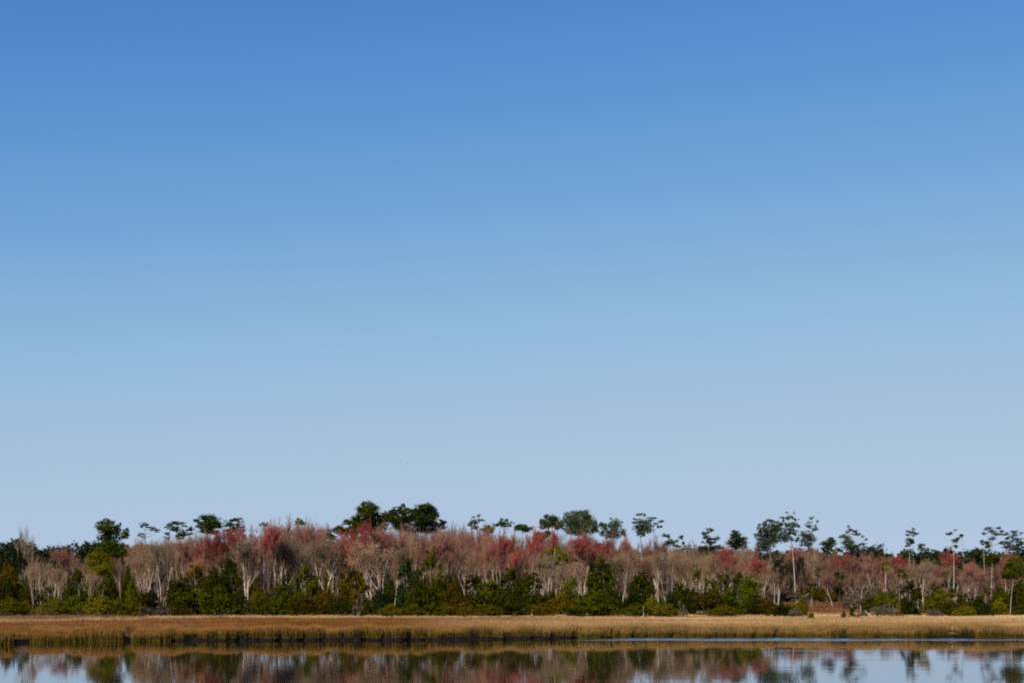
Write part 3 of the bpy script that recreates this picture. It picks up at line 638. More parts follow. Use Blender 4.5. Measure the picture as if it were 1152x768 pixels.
# front row of pale-stemmed trees that can be told apart by their trunks
front = [  # px, top, D, width, kind, label
    (37, 628, 262, 16, 9, 'thin white-trunked leafless tree standing alone at the marsh edge, left'),
    (33, 640, 290, 14, 8, 'slender bare sapling just left of the thin white-trunked tree'),
    (45, 626, 300, 20, 9, 'pale leafless tree just right of the thin white-trunked tree'),
    (54, 632, 310, 18, 8, 'slim pale leafless tree second right of the white-trunked tree'),
    (62, 634, 292, 20, 9, 'forked pale bare tree left of the paired whitish stems'),
    (91, 630, 292, 24, 3, 'several-stemmed pale bare tree left of the yellow-green oak'),
    (103, 640, 280, 16, 9, 'pale bare sapling before the yellow-green oak'),
    (165, 612, 290, 30, 3, 'pale leafless tree forking low, left of the pair of white stems'),
    (176, 610, 292, 26, 4, 'leaning pale double-stemmed tree in the left wood'),
    (182, 608, 282, 30, 2, 'brightest white-stemmed leafless tree under the layered pine'),
    (278, 604, 285, 24, 0, 'single straight white trunk rising from dark shrubs, left centre'),
    (314, 596, 300, 30, 2, 'pale twin-stemmed tree under the pinkish crown'),
    (328, 600, 305, 28, 4, 'pale crooked tree right of the twin-stemmed one'),
    (363, 606, 290, 30, 0, 'pale single-stemmed bare tree left of the bright red maple'),
    (422, 606, 275, 44, 5, 'many-stemmed vase-shaped pale tree in front of the dark pair of pines'),
    (443, 612, 272, 30, 1, 'straight white-trunked leafless tree beside the many-stemmed one'),
    (489, 634, 262, 16, 9, 'thin bare sapling against the olive shrub left of centre'),
    (527, 616, 300, 30, 5, 'pale fan of bare stems above the central shrubs'),
    (613, 622, 290, 26, 2, 'slim pale tree left of the bright yellow-green tree'),
    (632, 632, 272, 40, 5, 'low whitish twiggy tree above the round shrubs right of centre'),
    (650, 634, 285, 34, 7, 'whitish dense twiggy tree left of the big dark cedar'),
    (699, 618, 270, 34, 3, 'white-trunked tree right beside the big dark cedar'),
    (741, 618, 278, 26, 2, 'tall pale twin trunks above the second dark round shrub'),
    (752, 620, 285, 24, 4, 'pale leaning forked trunks right of the tall twin trunks'),
    (768, 620, 285, 26, 5, 'pale cluster of bare stems above the mid-right shrubs'),
    (787, 620, 272, 30, 3, 'crooked white-limbed tree low among shrubs, right of centre'),
    (802, 624, 300, 20, 0, 'straight pale trunk below the round deep-red crown'),
    (855, 640, 280, 20, 9, 'short whitish bare stems left of the clearing'),
    (872, 638, 285, 22, 9, 'short pair of pale stems nearer the clearing'),
    (1033, 633, 300, 16, 9, 'pale crooked bare tree beside the dark cedar'),
    (1040, 630, 298, 22, 4, 'whitish forked tree right of the dark standalone cedar'),
    (1092, 640, 300, 18, 1, 'reddish slender trunk rising from the right shrubs'),
]
for px, top, D, w, k, lab in front:
    if px == 1092: bare(px, top, D, w * 1.6, k, 'twig_mauve', 'bud_pink', lab, bark='bark_pine', name='bare_tree')
    else: bare(px, top, D, w * 1.15, k, ['twig_grey', 'twig_tan'][k % 2], None, lab)
# the dead snag and the fan-shaped tree on the left skyline
bare(137, 634, 268, 12, 8, 'twig_grey', None, 'dead white snag with one broken side limb, left wood', 'dead tree', name='dead_tree')
bare(21, 593, 330, 20, 8, 'twig_grey', None, 'lone grey fan-shaped bare tree above the left skyline', bark='bark_grey')
bare(36, 606, 340, 12, 8, 'twig_grey', None, 'faint thin bare tree right of the lone fan-shaped tree', bark='bark_grey')

# red maples
for px, top, D, w, buds, lab in [
    (278, 592, 320, 34, 'bud_red', 'brightest crimson maple crown on the left skyline'),
    (292, 591, 325, 26, 'bud_red', 'crimson maple touching the brightest one on its right'),
    (228, 606, 312, 34, 'bud_red', 'low dull-crimson maple under the broad flat-topped pine'),
    (245, 598, 330, 26, 'bud_deep', 'small dark red maple tip right of the broad flat-topped pine'),
    (345, 590, 315, 30, 'bud_pink', 'rosy pink crown beside the small dark pine top'),
    (322, 587, 322, 34, 'bud_pink', 'tallest mauve-pink dome of the left skyline'),
    (378, 603, 298, 30, 'bud_red', 'bright scarlet maple left of the mustard oak'),
    (390, 600, 303, 24, 'bud_red', 'scarlet maple crown touching the mustard oak'),
    (413, 590, 318, 20, 'bud_red', 'small scarlet tuft just under the biggest round pine'),
    (432, 593, 300, 44, 'bud_pink', 'wide rose-pink crown under the pair of dark pines'),
    (400, 622, 285, 12, 'bud_red', 'small crimson spot of buds beneath the mustard oak'),
    (455, 600, 305, 40, 'bud_pink', 'pale rose crown right of the wide rose-pink one'),
    (497, 600, 300, 44, 'bud_pink', 'dusty rose crown left of the pink centre maples'),
    (548, 600, 312, 30, 'bud_pink', 'pinkish red maple at the left of the central trio'),
    (562, 603, 308, 26, 'bud_red', 'hot pink-red maple in the middle of the central trio'),
    (575, 618, 296, 18, 'bud_red', 'low magenta maple spot below the central trio'),
    (597, 596, 330, 18, 'bud_red', 'small red maple tip left of the great spreading oak'),
    (626, 598, 332, 16, 'bud_red', 'small red tip before the great spreading oak'),
    (656, 600, 325, 26, 'bud_pink', 'dull rose crown under the great spreading oak'),
    (660, 604, 300, 40, 'bud_deep', 'large dark red rounded maple, left half of the deep-red mass'),
    (680, 607, 304, 36, 'bud_deep', 'large dark red rounded maple, right half of the deep-red mass'),
    (712, 604, 330, 22, 'bud_pink', 'faint pink crown at the foot of the two thin pines'),
    (732, 607, 335, 26, 'bud_pink', 'pink crown at the foot of the slender pine'),
    (811, 617, 298, 36, 'bud_deep', 'round deep-red maple under the cone-shaped pine'),
    (850, 628, 300, 26, 'bud_deep', 'dull red maple right of the round deep-red one'),
    (892, 616, 420, 34, 'bud_pink', 'dull pink crown before the tallest right pine'),
    (915, 616, 425, 34, 'bud_pink', 'rosy crown under the ragged right pine'),
    (943, 620, 400, 34, 'bud_deep', 'deep red maple behind the brown clearing'),
    (985, 626, 420, 40, 'bud_pink', 'dusty pink crown right of the clearing'),
    (1012, 626, 430, 24, 'bud_deep', 'dark red crown under the tiny layered pine'),
    (1066, 621, 430, 18, 'bud_deep', 'narrow dark red crown left of the straight thin pine'),
    (1088, 636, 340, 30, 'bud_pink', 'dusty pink low crown between the thin pine and right edge'),
    (1098, 632, 350, 26, 'bud_pink', 'pinkish crown right of the dusty pink low one'),
    (76, 616, 330, 30, 'bud_pink', 'soft pink crown before the far woods on the left'),
    (150, 616, 310, 26, 'bud_pink', 'soft pink crown right of the tall leaning pine'),
    (1130, 622, 400, 26, 'bud_pink', 'muted pink crown under the windswept pine')]:
    if buds != 'bud_pink' and px < 830: D = min(D, 293)
    if buds != 'bud_pink': w *= 1.1
    bare(px, top, D, w * 1.1, [6, 7, 6, 15][int(px) % 4], 'twig_mauve', buds, lab, 'red maple' if buds != 'bud_pink' else 'budding tree', bark='bark_pale', name='budding_tree' if buds == 'bud_pink' else None)
bare(222, 628, 280, 26, 6, 'twig_tan', 'bud_rust', 'rust-brown leafy crown above the big dark shrub, left', 'tree', name='rusty_tree')

# the crowded rows behind, copies of the same few trees
def rows(x0, x1, step, D0, D1, dtop, row, jit=6):
    px = x0
    while px < x1:
        x = px + brg.uniform(-jit, jit) * .6; D = brg.uniform(D0, D1)
        top = sky_top(x) + dtop + brg.uniform(-3, 15)
        r = brg.random()
        pink = np.interp(x, [0, 130, 200, 400, 480, 580, 640, 700, 800, 900, 1000, 1152], [.35, .4, .25, .3, .6, .65, .3, .2, .2, .55, .6, .55])
        bd = ('bud_mauve' if brg.random() < (.75 if x > 830 or x < 130 else .3) else 'bud_pink') if r < pink * .42 else None
        tw = 'twig_mauve' if r < pink * 1.1 else ('twig_tan' if r > .75 else 'twig_grey')
        kind = {'twig_mauve': 'mauve-twigged', 'twig_tan': 'tan-twigged', 'twig_grey': 'grey-twigged'}[tw]
        if bd: kind = 'pink-budded' if bd == 'bud_pink' else 'dull mauve-budded'
        lab = '%s leafless tree %s, %s' % (kind, row, near(x))
        grp = '%s trees %s %s' % (kind, row, near(x))
        bare(x, top, D, brg.uniform(15, 30) * 300 / D * (1.0 if D < 350 else 1.15), None, tw, bd, lab, 'bare tree', grp, bark=['bark_pale', 'bark_grey'][int(brg.random() < (.35 if D < 330 else .55))])
        px += step
rows(140, 870, 12, 296, 312, 7, 'in the second row')
rows(128, 850, 12.5, 318, 332, 1, 'in the third row')
rows(130, 850, 13, 338, 358, -2, 'in the back row')
rows(-100, 128, 17, 330, 390, 6, 'in the thin left wood')
rows(830, 1255, 11, 395, 425, 8, 'fronting the right wood', 5)
rows(820, 1255, 11, 432, 470, 2, 'backing the right wood', 5)
rows(940, 1210, 16, 330, 375, 20, 'low in the right wood', 6)

# ------------------------------------------------------------------ evergreen shrubs and cedars
def shrub_proto(seed, shape, n=5200, size=.24):
    rg = rng(seed); lobes = []
    if shape == 'round':
        for k in range(11):
            a = rg.uniform(0, 6.28); r = rg.uniform(.2, 1.0); z = rg.uniform(.25, .8) * (1.1 - .45 * r)
            lobes.append(((r * 2.0 * math.cos(a), r * 2.0 * math.sin(a), 6 * z), (1.2, 1.2, 1.2)))
        lobes.append(((.2, 0, 4.9), (1.1, 1.1, 1.0))); lobes.append(((0, 0, 2.6), (2.0, 2.0, 2.4)))
    elif shape == 'cone':
        for k in range(14):
            z = rg.uniform(.06, .95); w = (1 - z ** 1.5) * 1.75 + .25; a = rg.uniform(0, 6.28)
            lobes.append(((w * .6 * math.cos(a), w * .6 * math.sin(a), 6 * z), (.35 + w * .45, .35 + w * .45, .95)))
        lobes.append(((0, 0, 2.5), (1.5, 1.5, 2.5)))
    elif shape == 'tall':
        for k in range(17):
            z = rg.uniform(.08, .88); w = 1.75 * min(1, (1.12 - z) * 2.2) ; a = rg.uniform(0, 6.28)
            lobes.append(((w * .65 * math.cos(a), w * .65 * math.sin(a), 6 * z), (.95, .95, .85)))
        lobes.append(((0, 0, 5.0), (1.0, 1.0, .9))); lobes.append(((.5, 0, 1.0), (1.5, 1.5, 1.3))); lobes.append(((-.6, .2, 1.3), (1.4, 1.4, 1.3))); lobes.append(((0, 0, 2.7), (1.6, 1.6, 2.5)))
    elif shape == 'mound':
        for k in range(14):
            a = rg.uniform(0, 6.28); r = rg.uniform(0, 1.0)
            lobes.append(((r * 2.9 * math.cos(a), r * 1.8 * math.sin(a), rg.uniform(1.2, 4.6) * (1.05 - .35 * r)), (1.1, 1.0, 1.3)))
        lobes.append(((0, 0, 1.8), (2.8, 1.8, 2.0)))
    else:                                                      # loose, open, twiggy
        for k in range(12):
            a = rg.uniform(0, 6.28); r = rg.uniform(.2, 1.0)
            lobes.append(((r * 2.3 * math.cos(a), r * 2.3 * math.sin(a), rg.uniform(1.0, 5.3)), (.8, .8, .75)))
    fb = MB(); cloud(fb, lobes, n, size, rg, clump=.42)
    tb = MB()
    for c, r in lobes[:9]:
        c = np.array(c); tb.tube([(c[0] * .08, c[1] * .08, -.3), (c[0] * .35, c[1] * .35, c[2] * .45), c], [.1, .07, .03], 4)
    V = np.concatenate(fb.V)
    return dict(f=fb.mesh('foliage', [M['dark']]), t=tb.mesh('stems', [M['bark_grey']]), H=np.percentile(V[:, 2], 99), hw=np.percentile(abs(V[:, 0]), 98))
SP = {'round': [shrub_proto(21, 'round'), shrub_proto(22, 'round'), shrub_proto(26, 'round')], 'cone': [shrub_proto(23, 'cone')], 'tall': [shrub_proto(31, 'tall', 6000), shrub_proto(32, 'tall', 6000)],
      'mound': [shrub_proto(24, 'mound'), shrub_proto(25, 'mound')], 'loose': [shrub_proto(27, 'loose', 2600), shrub_proto(28, 'loose', 3000)]}
srg = rng(5)
cn = {'dark': 'dark green', 'blue': 'blue-black green', 'green': 'mid green', 'olive': 'olive', 'brown': 'brownish green', 'bright': 'bright green', 'grey': 'grey leafless', 'brush': 'mauve-brown twiggy'}
sn = {'tall': 'tall rounded', 'round': 'rounded', 'cone': 'cone-shaped', 'mound': 'low spreading', 'loose': 'loose open'}
def shrub(px, top, w, D, shape, c, label=None, name=None, cat=None):
    p = SP[shape][int(srg.integers(0, len(SP[shape])))]
    base = at(px, 0, D); base[2] = float(gz(base[0], D)) - .05
    H = at(px, top, D)[2] - base[2]
    lab = label or '%s %s shrub %s, top at %s' % (cn[c], sn[shape], near(px), 'chest height')
    root = empty(name or 'evergreen_shrub', base, lab, cat or 'shrub')
    root.rotation_euler = (0, 0, srg.choice([0, math.pi]) + srg.uniform(-.4, .4)); sx = (w * .92 / 2 * D / F) / p['hw']
    root.scale = (sx, sx, H / p['H'])
    link('stems', p['t'], root); f = link('foliage', p['f'], root); remat(f, M[c])
    return root
SHR = [  # px, top, width, D, shape, colour, own words
    (8, 650, 34, 258, 'round', 'dark', 'dark rounded shrub at the left edge'),
    (30, 648, 26, 275, 'round', 'dark', 'dark rounded shrub left of the white-trunked bare tree'),
    (6, 632, 30, 310, 'round', 'brown', 'tall brownish evergreen behind the left edge shrub'),
    (22, 624, 22, 330, 'round', 'blue', 'tall blue-black evergreen below the fan-shaped bare tree'),
    (8, 673, 40, 248, 'mound', 'olive', 'low olive thicket at the left edge of the marsh'),
    (30, 676, 24, 250, 'mound', 'brown', 'low brownish thicket before the white-trunked tree'),
    (60, 672, 36, 249, 'mound', 'olive', 'low olive thicket right of the white-trunked tree'),
    (85, 671, 34, 250, 'mound', 'green', 'low green thicket left of the dead snag'),
    (112, 670, 36, 249, 'mound', 'olive', 'low olive thicket below the tall leaning pine'),
    (138, 673, 30, 248, 'mound', 'green', 'low green thicket at the foot of the dead snag'),
    (152, 678, 26, 247, 'mound', 'brown', 'low brown-green thicket right of the dead snag'),
    (78, 652, 22, 275, 'round', 'dark', 'dark shrub between pale stems, left wood'),
    (112, 650, 26, 272, 'loose', 'green', 'loose mid green shrub left of the dead snag'),
    (126, 642, 24, 276, 'round', 'dark', 'dark tall shrub directly left of the dead snag'),
    (145, 638, 18, 280, 'round', 'dark', 'narrow dark shrub directly right of the dead snag'),
    (150, 655, 24, 268, 'round', 'green', 'green shrub low right of the dead snag'),
    (168, 664, 24, 262, 'round', 'dark', 'small dark shrub at the foot of the leaning pale stems'),
    (178, 682, 34, 247, 'mound', 'grey', 'low grey dead brush at the marsh edge, left'),
    (157, 682, 12, 246, 'loose', 'grey', 'tiny pale dead bush at the marsh edge'),
    (202, 652, 36, 262, 'round', 'dark', 'left shoulder of the big dark shrub mass, left wood'),
    (222, 638, 40, 268, 'tall', 'brown', 'tall brown-tinged top of the big dark shrub mass'),
    (240, 640, 34, 264, 'round', 'dark', 'dark middle of the big shrub mass, left wood'),
    (258, 630, 26, 268, 'tall', 'dark', 'tallest dark shrub of the big mass, left wood'),
    (218, 662, 44, 254, 'round', 'green', 'green front shrub of the big dark mass'),
    (245, 660, 44, 250, 'mound', 'green', 'broad green front shrub left of the straight white trunk'),
    (205, 680, 26, 247, 'mound', 'brown', 'low brown shrub at the foot of the big dark mass'),
    (268, 664, 22, 255, 'round', 'dark', 'small dark shrub just left of the straight white trunk'),
    (290, 660, 28, 258, 'round', 'brown', 'brownish shrub just right of the straight white trunk'),
    (298, 670, 34, 250, 'mound', 'dark', 'dark low shrub right of the straight white trunk'),
    (320, 655, 30, 264, 'round', 'dark', 'dark shrub below the pale twin-stemmed tree'),
    (318, 672, 34, 250, 'mound', 'green', 'green low shrub below the pale twin-stemmed tree'),
    (344, 639, 30, 260, 'tall', 'green', 'tall rounded olive-green shrub with a bare foot, left centre'),
    (342, 672, 36, 250, 'mound', 'brown', 'brown low shrub before the tall rounded olive-green shrub'),
    (368, 662, 34, 256, 'round', 'brown', 'brown shrub under the single-stemmed bare tree'),
    (397, 641, 36, 260, 'tall', 'brown', 'large bronze-green rounded shrub below the scarlet maples'),
    (385, 672, 36, 249, 'mound', 'dark', 'dark low shrub before the bronze-green one'),
    (410, 672, 36, 249, 'mound', 'green', 'mid green low shrub before the many-stemmed tree'),
    (403, 668, 14, 246, 'loose', 'grey', 'small pinkish grey dead bush on green shrubs'),
    (428, 662, 20, 262, 'round', 'blue', 'blue-black shrub at the foot of the many-stemmed tree'),
    (437, 645, 20, 290, 'round', 'dark', 'dark shrub behind the straight white trunk at left centre'),
    (440, 680, 30, 246, 'mound', 'olive', 'low olive shrub at the foot of the straight white trunk'),
    (459, 630, 28, 262, 'tall', 'blue', 'tall blue-black shrub left of the sunny tall shrub'),
    (485, 622, 30, 264, 'tall', 'green', 'tallest sunny green shrub left of centre'),
    (470, 655, 40, 254, 'round', 'dark', 'dark middle shrub under the tallest sunny one'),
    (495, 650, 30, 256, 'round', 'green', 'green shrub directly right of the tallest sunny one'),
    (466, 680, 34, 246, 'mound', 'olive', 'low olive shrub below the blue-black one'),
    (508, 648, 26, 268, 'round', 'dark', 'dark shrub behind brown shrubs left of centre'),
    (511, 658, 38, 254, 'mound', 'brown', 'rusty brown-green shrub left of the central dark group'),
    (490, 678, 34, 247, 'mound', 'green', 'low green shrub below the tallest sunny one'),
    (536, 648, 36, 258, 'tall', 'dark', 'left dark shrub of the central group'),
    (552, 654, 36, 254, 'tall', 'green', 'middle green shrub of the central group'),
    (520, 678, 40, 246, 'mound', 'brown', 'low brown shrub before the central group'),
    (576, 641, 34, 262, 'tall', 'dark', 'highest dark shrub of the central group'),
    (596, 646, 36, 256, 'tall', 'green', 'right green shrub of the central group'),
    (572, 662, 44, 250, 'round', 'dark', 'broad dark shrub low in the central group'),
    (550, 680, 36, 246, 'mound', 'olive', 'low olive shrub below the central group, left'),
    (596, 674, 40, 248, 'mound', 'dark', 'low dark shrub below the central group, right'),
    (611, 678, 30, 246, 'mound', 'brown', 'low brown shrub left of the paired round shrubs'),
    (579, 687, 8, 245, 'loose', 'olive', 'tiny straw-coloured bush at the marsh edge, centre'),
    (642, 652, 30, 258, 'round', 'green', 'rounded shrub left of the big dark cedar'),
    (632, 668, 36, 250, 'mound', 'brown', 'brownish low shrub left of the big dark cedar'),
    (677, 630, 34, 256, 'tall', 'dark', 'big dark rounded cedar, highest shrub right of centre'),
    (670, 664, 44, 249, 'round', 'green', 'green shrub at the front of the big dark cedar'),
    (688, 658, 26, 253, 'round', 'dark', 'dark right flank shrub of the big cedar'),
    (650, 682, 26, 246, 'mound', 'dark', 'low dark shrub at the marsh edge before the cedar'),
    (710, 668, 26, 254, 'round', 'blue', 'blue-black shrub behind the white-trunked tree'),
    (722, 645, 32, 258, 'tall', 'dark', 'second dark round shrub, right of the white-trunked tree'),
    (714, 678, 34, 248, 'mound', 'green', 'low green shrub below the second dark round shrub'),
    (735, 672, 28, 249, 'mound', 'olive', 'low olive shrub right of the second dark round shrub'),
    (754, 668, 18, 262, 'round', 'blue', 'small blue-black shrub in a gap right of centre'),
    (764, 656, 26, 266, 'round', 'dark', 'dark shrub below the cluster of pale stems'),
    (752, 680, 34, 247, 'mound', 'olive', 'low olive shrub below the small blue-black one'),
    (768, 676, 12, 245, 'loose', 'grey', 'small pale dead bush at the marsh edge, right of centre'),
    (780, 664, 26, 255, 'round', 'dark', 'dark shrub at the foot of the crooked white-limbed tree'),
    (792, 642, 26, 270, 'loose', 'green', 'loose green shrub behind the crooked white-limbed tree'),
    (795, 666, 34, 250, 'round', 'brown', 'copper-brown shrub right of the crooked white-limbed tree'),
    (815, 645, 28, 266, 'loose', 'green', 'loose green shrub under the round deep-red maple'),
    (830, 644, 30, 270, 'loose', 'green', 'loose green shrub right of the deep-red maple foot'),
    (843, 650, 28, 262, 'round', 'green', 'green shrub at the right end of the dense belt'),
    (820, 666, 44, 252, 'round', 'dark', 'broad dark shrub below the round deep-red maple'),
    (848, 668, 34, 252, 'round', 'dark', 'dark shrub left of the short whitish stems'),
    (812, 680, 36, 246, 'mound', 'brown', 'low copper shrub at the marsh edge'),
    (865, 674, 30, 250, 'mound', 'brown', 'low brown shrub below the short whitish stems'),
    (880, 678, 22, 247, 'mound', 'dark', 'low dark shrub left of the tall olive bush by the clearing'),
    (901, 667, 16, 250, 'round', 'olive', 'tall olive bush at the left side of the clearing'),
    (892, 678, 18, 249, 'mound', 'olive', 'olive low bush attached to the tall one by the clearing'),
    (896, 684, 20, 246, 'mound', 'grey', 'grey low brush at the foot of the tall olive bush'),
    (912, 688, 9, 236, 'mound', 'olive', 'little round yellow-olive bush on the marsh grass'),
    (949, 687, 6, 242, 'mound', 'brown', 'tiny dark tuft bush at the clearing mouth'),
    (959, 680, 9, 245, 'cone', 'green', 'small bright green cone bush at the clearing mouth'),
    (966, 686, 5, 242, 'loose', 'brown', 'tiny rusty bush right of the small green cone bush'),
    (976, 672, 18, 262, 'round', 'dark', 'dark rounded shrub right of the clearing'),
    (990, 664, 20, 280, 'round', 'green', 'mossy green shrub behind the dark one right of the clearing'),
    (995, 680, 24, 248, 'mound', 'grey', 'silvery grey leafless brush right of the clearing'),
    (975, 684, 18, 248, 'loose', 'grey', 'sparse pinkish brush right of the clearing'),
    (1004, 672, 20, 262, 'loose', 'olive', 'loose olive shrub left of the dark standalone cedar'),
    (1024, 654, 24, 250, 'tall', 'dark', 'dark standalone cedar before the right wood'),
    (1010, 688, 16, 245, 'mound', 'brown', 'low brown tufts at the foot of the dark standalone cedar'),
    (1045, 670, 20, 262, 'round', 'green', 'green shrub right of the dark standalone cedar'),
    (1052, 684, 20, 248, 'mound', 'grey', 'grey brush right of the dark standalone cedar'),
    (1060, 664, 24, 258, 'round', 'olive', 'mid-size olive shrub below the straight thin pine'),
    (1078, 662, 28, 260, 'loose', 'green', 'loose leafy shrub right of the straight thin pine'),
    (1070, 676, 30, 250, 'mound', 'green', 'low green shrub below the straight thin pine'),
    (1085, 680, 26, 248, 'mound', 'olive', 'low olive shrub before the reddish slender trunk'),
    (1099, 672, 22, 256, 'round', 'dark', 'dark shrub right of the reddish slender trunk'),
    (1108, 680, 22, 250, 'mound', 'blue', 'blue-black low shrub right of the reddish trunk'),
    (1125, 660, 22, 262, 'round', 'green', 'green shrub behind the white-trunked young pine'),
    (1130, 672, 30, 254, 'mound', 'olive', 'olive low shrub around the white-trunked young pine'),
    (1147, 655, 26, 264, 'round', 'green', 'green shrub at the right edge'),
    (1148, 676, 24, 250, 'mound', 'dark', 'dark low shrub at the right edge'),
]
for s in SHR:
    nm = 'cedar_tree' if 'cedar' in s[6] and s[6].split(' cedar')[0] in ('big dark rounded', 'dark standalone') else None
    shrub(*s, name=nm, cat='cedar tree' if nm else None)
# darker evergreens that fill the wood behind the belt
def fill(x0, x1, step, D0, D1, t0, t1, cols, row):
    x = x0
    while x < x1:
        px = x + srg.uniform(-5, 5); c = cols[int(srg.integers(0, len(cols)))]; sh = ['round', 'mound', 'loose'][int(srg.integers(0, 3))]
        r = shrub(px, srg.uniform(t0, t1), srg.uniform(22, 34), srg.uniform(D0, D1), sh, c, '%s %s shrub %s, %s' % (cn[c].replace(' twiggy', ''), sn[sh].split()[0], row, near(px).replace('ragged grey-green ', 'ragged ')))
        r['group'] = '%s shrubs %s, %s' % (cn[c], row, near(px)); x += step
fill(130, 860, 19, 276, 292, 663, 675, ['dark', 'dark', 'blue', 'green'], 'in shade behind the belt')
fill(120, 860, 15, 322, 345, 634, 650, ['grey', 'brush', 'brush', 'brown', 'dark'], 'low between the grey stems')
fill(120, 860, 17, 362, 385, 614, 628, ['brush', 'grey', 'brush', 'brush'], 'far back between the grey stems')
fill(800, 1210, 16, 432, 470, 636, 648, ['brush', 'grey', 'blue', 'brush'], 'far back in the right wood')
fill(-60, 130, 20, 345, 380, 634, 646, ['brush', 'grey', 'blue'], 'far back in the left wood')
fill(-60, 130, 17, 285, 310, 650, 664, ['dark', 'blue', 'green', 'brown'], 'deep in the left wood')
fill(965, 1210, 18, 300, 330, 656, 668, ['dark', 'green', 'grey', 'olive'], 'deep in the right wood')
fill(1168, 1270, 15, 250, 268, 652, 676, ['dark', 'green', 'olive'], 'past the right edge')
fill(-110, -8, 15, 250, 268, 655, 676, ['dark', 'green', 'olive'], 'past the left edge')
fill(850, 975, 16, 385, 410, 657, 665, ['grey', 'brush', 'brown', 'grey'], 'along the back of the clearing')

# ------------------------------------------------------------------ the far dark woods on the horizon
def far_woods():
    rg = rng(400); mb = MB(); lobes = []
    X = -900.
    while X < 900:
        D = rg.uniform(620, 720); px = X / D * F + 576
        y = np.interp(px, [-500, 0, 18, 60, 78, 95, 110, 130, 300, 850, 975, 985, 1000, 1030, 1060, 1100, 1160, 1700], [616, 612, 607, 614, 611, 612, 608.5, 611, 612, 618, 616, 613.5, 616, 617, 617.5, 616, 614, 616]) + rg.uniform(-1.2, 1.5)
        top = CAMH - (y - HOR) / F * D
        r = rg.uniform(5, 8)
        lobes.append(((X, D, top - 4), (r, r, 4.4)))
        lobes.append(((X + 2, D, top - 10), (r * 1.2, r, 7)))
        X += rg.uniform(3, 5.5)
    for X in np.arange(-900, 900, 9.): lobes.append(((X, 730, 9), (9, 5, 11.5)))
    for X in np.arange(-900, 900, 8.): lobes.append(((X, 700, 7), (9, 5, 10)))
    cloud(mb, lobes, 420000, 1.7, rg, clump=.5)
    for (c, r) in lobes[:400:2]:
        mb.prisms(np.array([[c[0], c[1], .5]]), np.array([c]), .3, .15, 4)
    o = link('far_woods', mb.mesh('far_woods', [M['far']])); o['kind'] = 'stuff'
    o['label'] = 'dark blue-green far woods along the horizon'; o['category'] = 'woods'
far_woods()

# ------------------------------------------------------------------ birds, stakes, fallen wood
def lathe(mb, pts, rad, sides=8): mb.tube(pts, rad, sides)
white = mat('white_feathers', (.55, .52, .46), (.66, .63, .57), 5, objvar=0)
dk = mat('dark_feathers', (.10, .10, .11), (.17, .17, .18), 5, objvar=0)
def egret():
    px, D = 1070.4, 189.0
    X = (px - 576) / F * D; Y = float(bank(X)) + .35; X = (px - 576) / F * Y
    z = .42
    b = MB()
    lathe(b, [(-.32, 0, .60), (-.2, 0, .66), (-.02, 0, .76), (.12, 0, .84), (.17, 0, .93)], [.02, .10, .15, .12, .05])     # body
    lathe(b, [(.15, 0, .88), (.21, 0, 1.0), (.15, 0, 1.12), (.13, 0, 1.24), (.19, 0, 1.31), (.24, 0, 1.31)], [.07, .05, .045, .042, .05, .03])   # s-shaped neck, head
    o = link('white_egret', b.mesh('body', [white]), None, (X, Y, z)); o.scale = (.62, .62, .80)
    o['label'] = 'small white long-necked egret standing on the right bank'; o['category'] = 'egret'
    q = MB(); q.tube([(.24, 0, 1.31), (.38, 0, 1.28)], [.018, .004], 5)
    link('bill', q.mesh('bill', [mat('yellow_bill', (.6, .4, .05), (.65, .42, .06), 5, objvar=0)]), o)
    for s in (-1, 1):
        q = MB(); q.tube([(0, .04 * s, .7), (.03, .04 * s, .35), (0, .04 * s, 0)], .014, 5)
        link('leg', q.mesh('leg', [dk]), o)
egret()
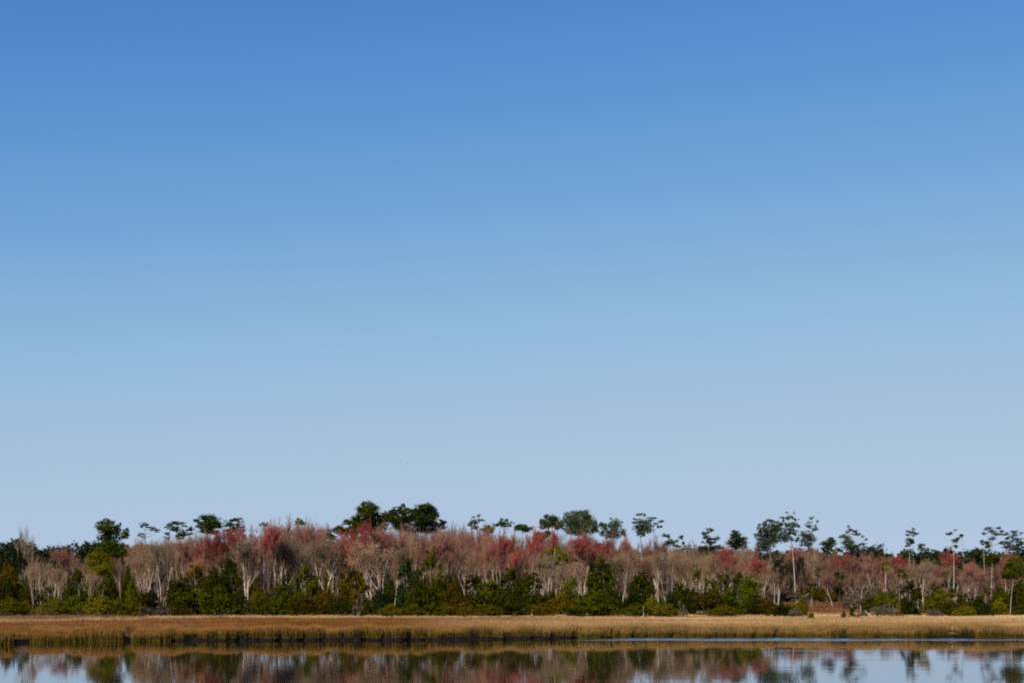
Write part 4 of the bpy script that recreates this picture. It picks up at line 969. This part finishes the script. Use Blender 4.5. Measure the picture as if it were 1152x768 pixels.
def bird():
    c = at(458, 521.5, 260); b = MB()
    b.tube([(-.22, 0, 0), (-.1, 0, .01), (.05, 0, .02), (.2, 0, .02), (.26, 0, .02)], [.02, .05, .06, .04, .01], 7)
    o = link('flying_bird', b.mesh('body', [dk]), None, c); o.rotation_euler = (0, 0, .9); o.scale = (.6, .6, .6)
    o['label'] = 'tiny dark bird gliding alone in the empty sky'; o['category'] = 'bird'
    for s in (-1, 1):
        V = []
        for y, x0, x1, z in [(0.03, -.08, .12, .03), (.3, -.05, .12, .14), (.55, -.1, .02, .12)]:
            V += [(x0, y * s, z), (x1, y * s, z), (x1, y * s, z + .012), (x0, y * s, z + .012)]
        f = []
        for k in (0, 4):
            for a in range(4): f.append([k + a, k + (a + 1) % 4, k + 4 + (a + 1) % 4, k + 4 + a])
        f.append([8, 9, 10, 11])
        q = MB(); q.add(V, f); link('wing', q.mesh('wing', [dk]), o)
bird()
def log(px, py, D, dx, dz, r, label, name='fallen_branch', cat='branch', m='bark_pale'):
    base = at(px, 0, D); base[2] = float(gz(base[0], D))
    k = D / F; b = MB()
    b.tube([(0, 0, 0), (dx * k * .5, .2, dz * k * .55), (dx * k, .5, dz * k)], [r, r * .8, r * .4], 6)
    b.tube([(dx * k * .5, .2, dz * k * .55), (dx * k * .65, -.2, dz * k * .9)], [r * .6, r * .2], 5)
    o = link(name, b.mesh(name, [M[m]]), None, base); o['label'] = label; o['category'] = cat
log(982, 690, 246, -8, 8, .07, 'pale fallen branch slanting from the grey brush right of the clearing')
log(962, 680, 258, -4, 13, .07, 'broken white snag behind the small green cone bush', 'dead_snag', 'dead tree')
log(968.5, 680, 256, 0, 13, .06, 'upright thin grey snag right of the broken white snag', 'dead_snag', 'dead tree')
log(893, 668, 380, 18, 12, .12, 'long pale leaning log behind the tall olive bush', 'leaning_log', 'log')
log(598.5, 688, 246, 0, 9, .09, 'short white stub standing before the central shrubs', 'dead_snag', 'dead tree')
log(724, 688, 246, 0, 14, .06, 'thin pale stick before the second dark round shrub', 'dead_snag', 'dead tree')
log(707.4, 712, 193.2, .5, 3.2, .09, 'tiny pale stub at the foot of the bank, right of centre', 'dead_snag', 'dead tree')
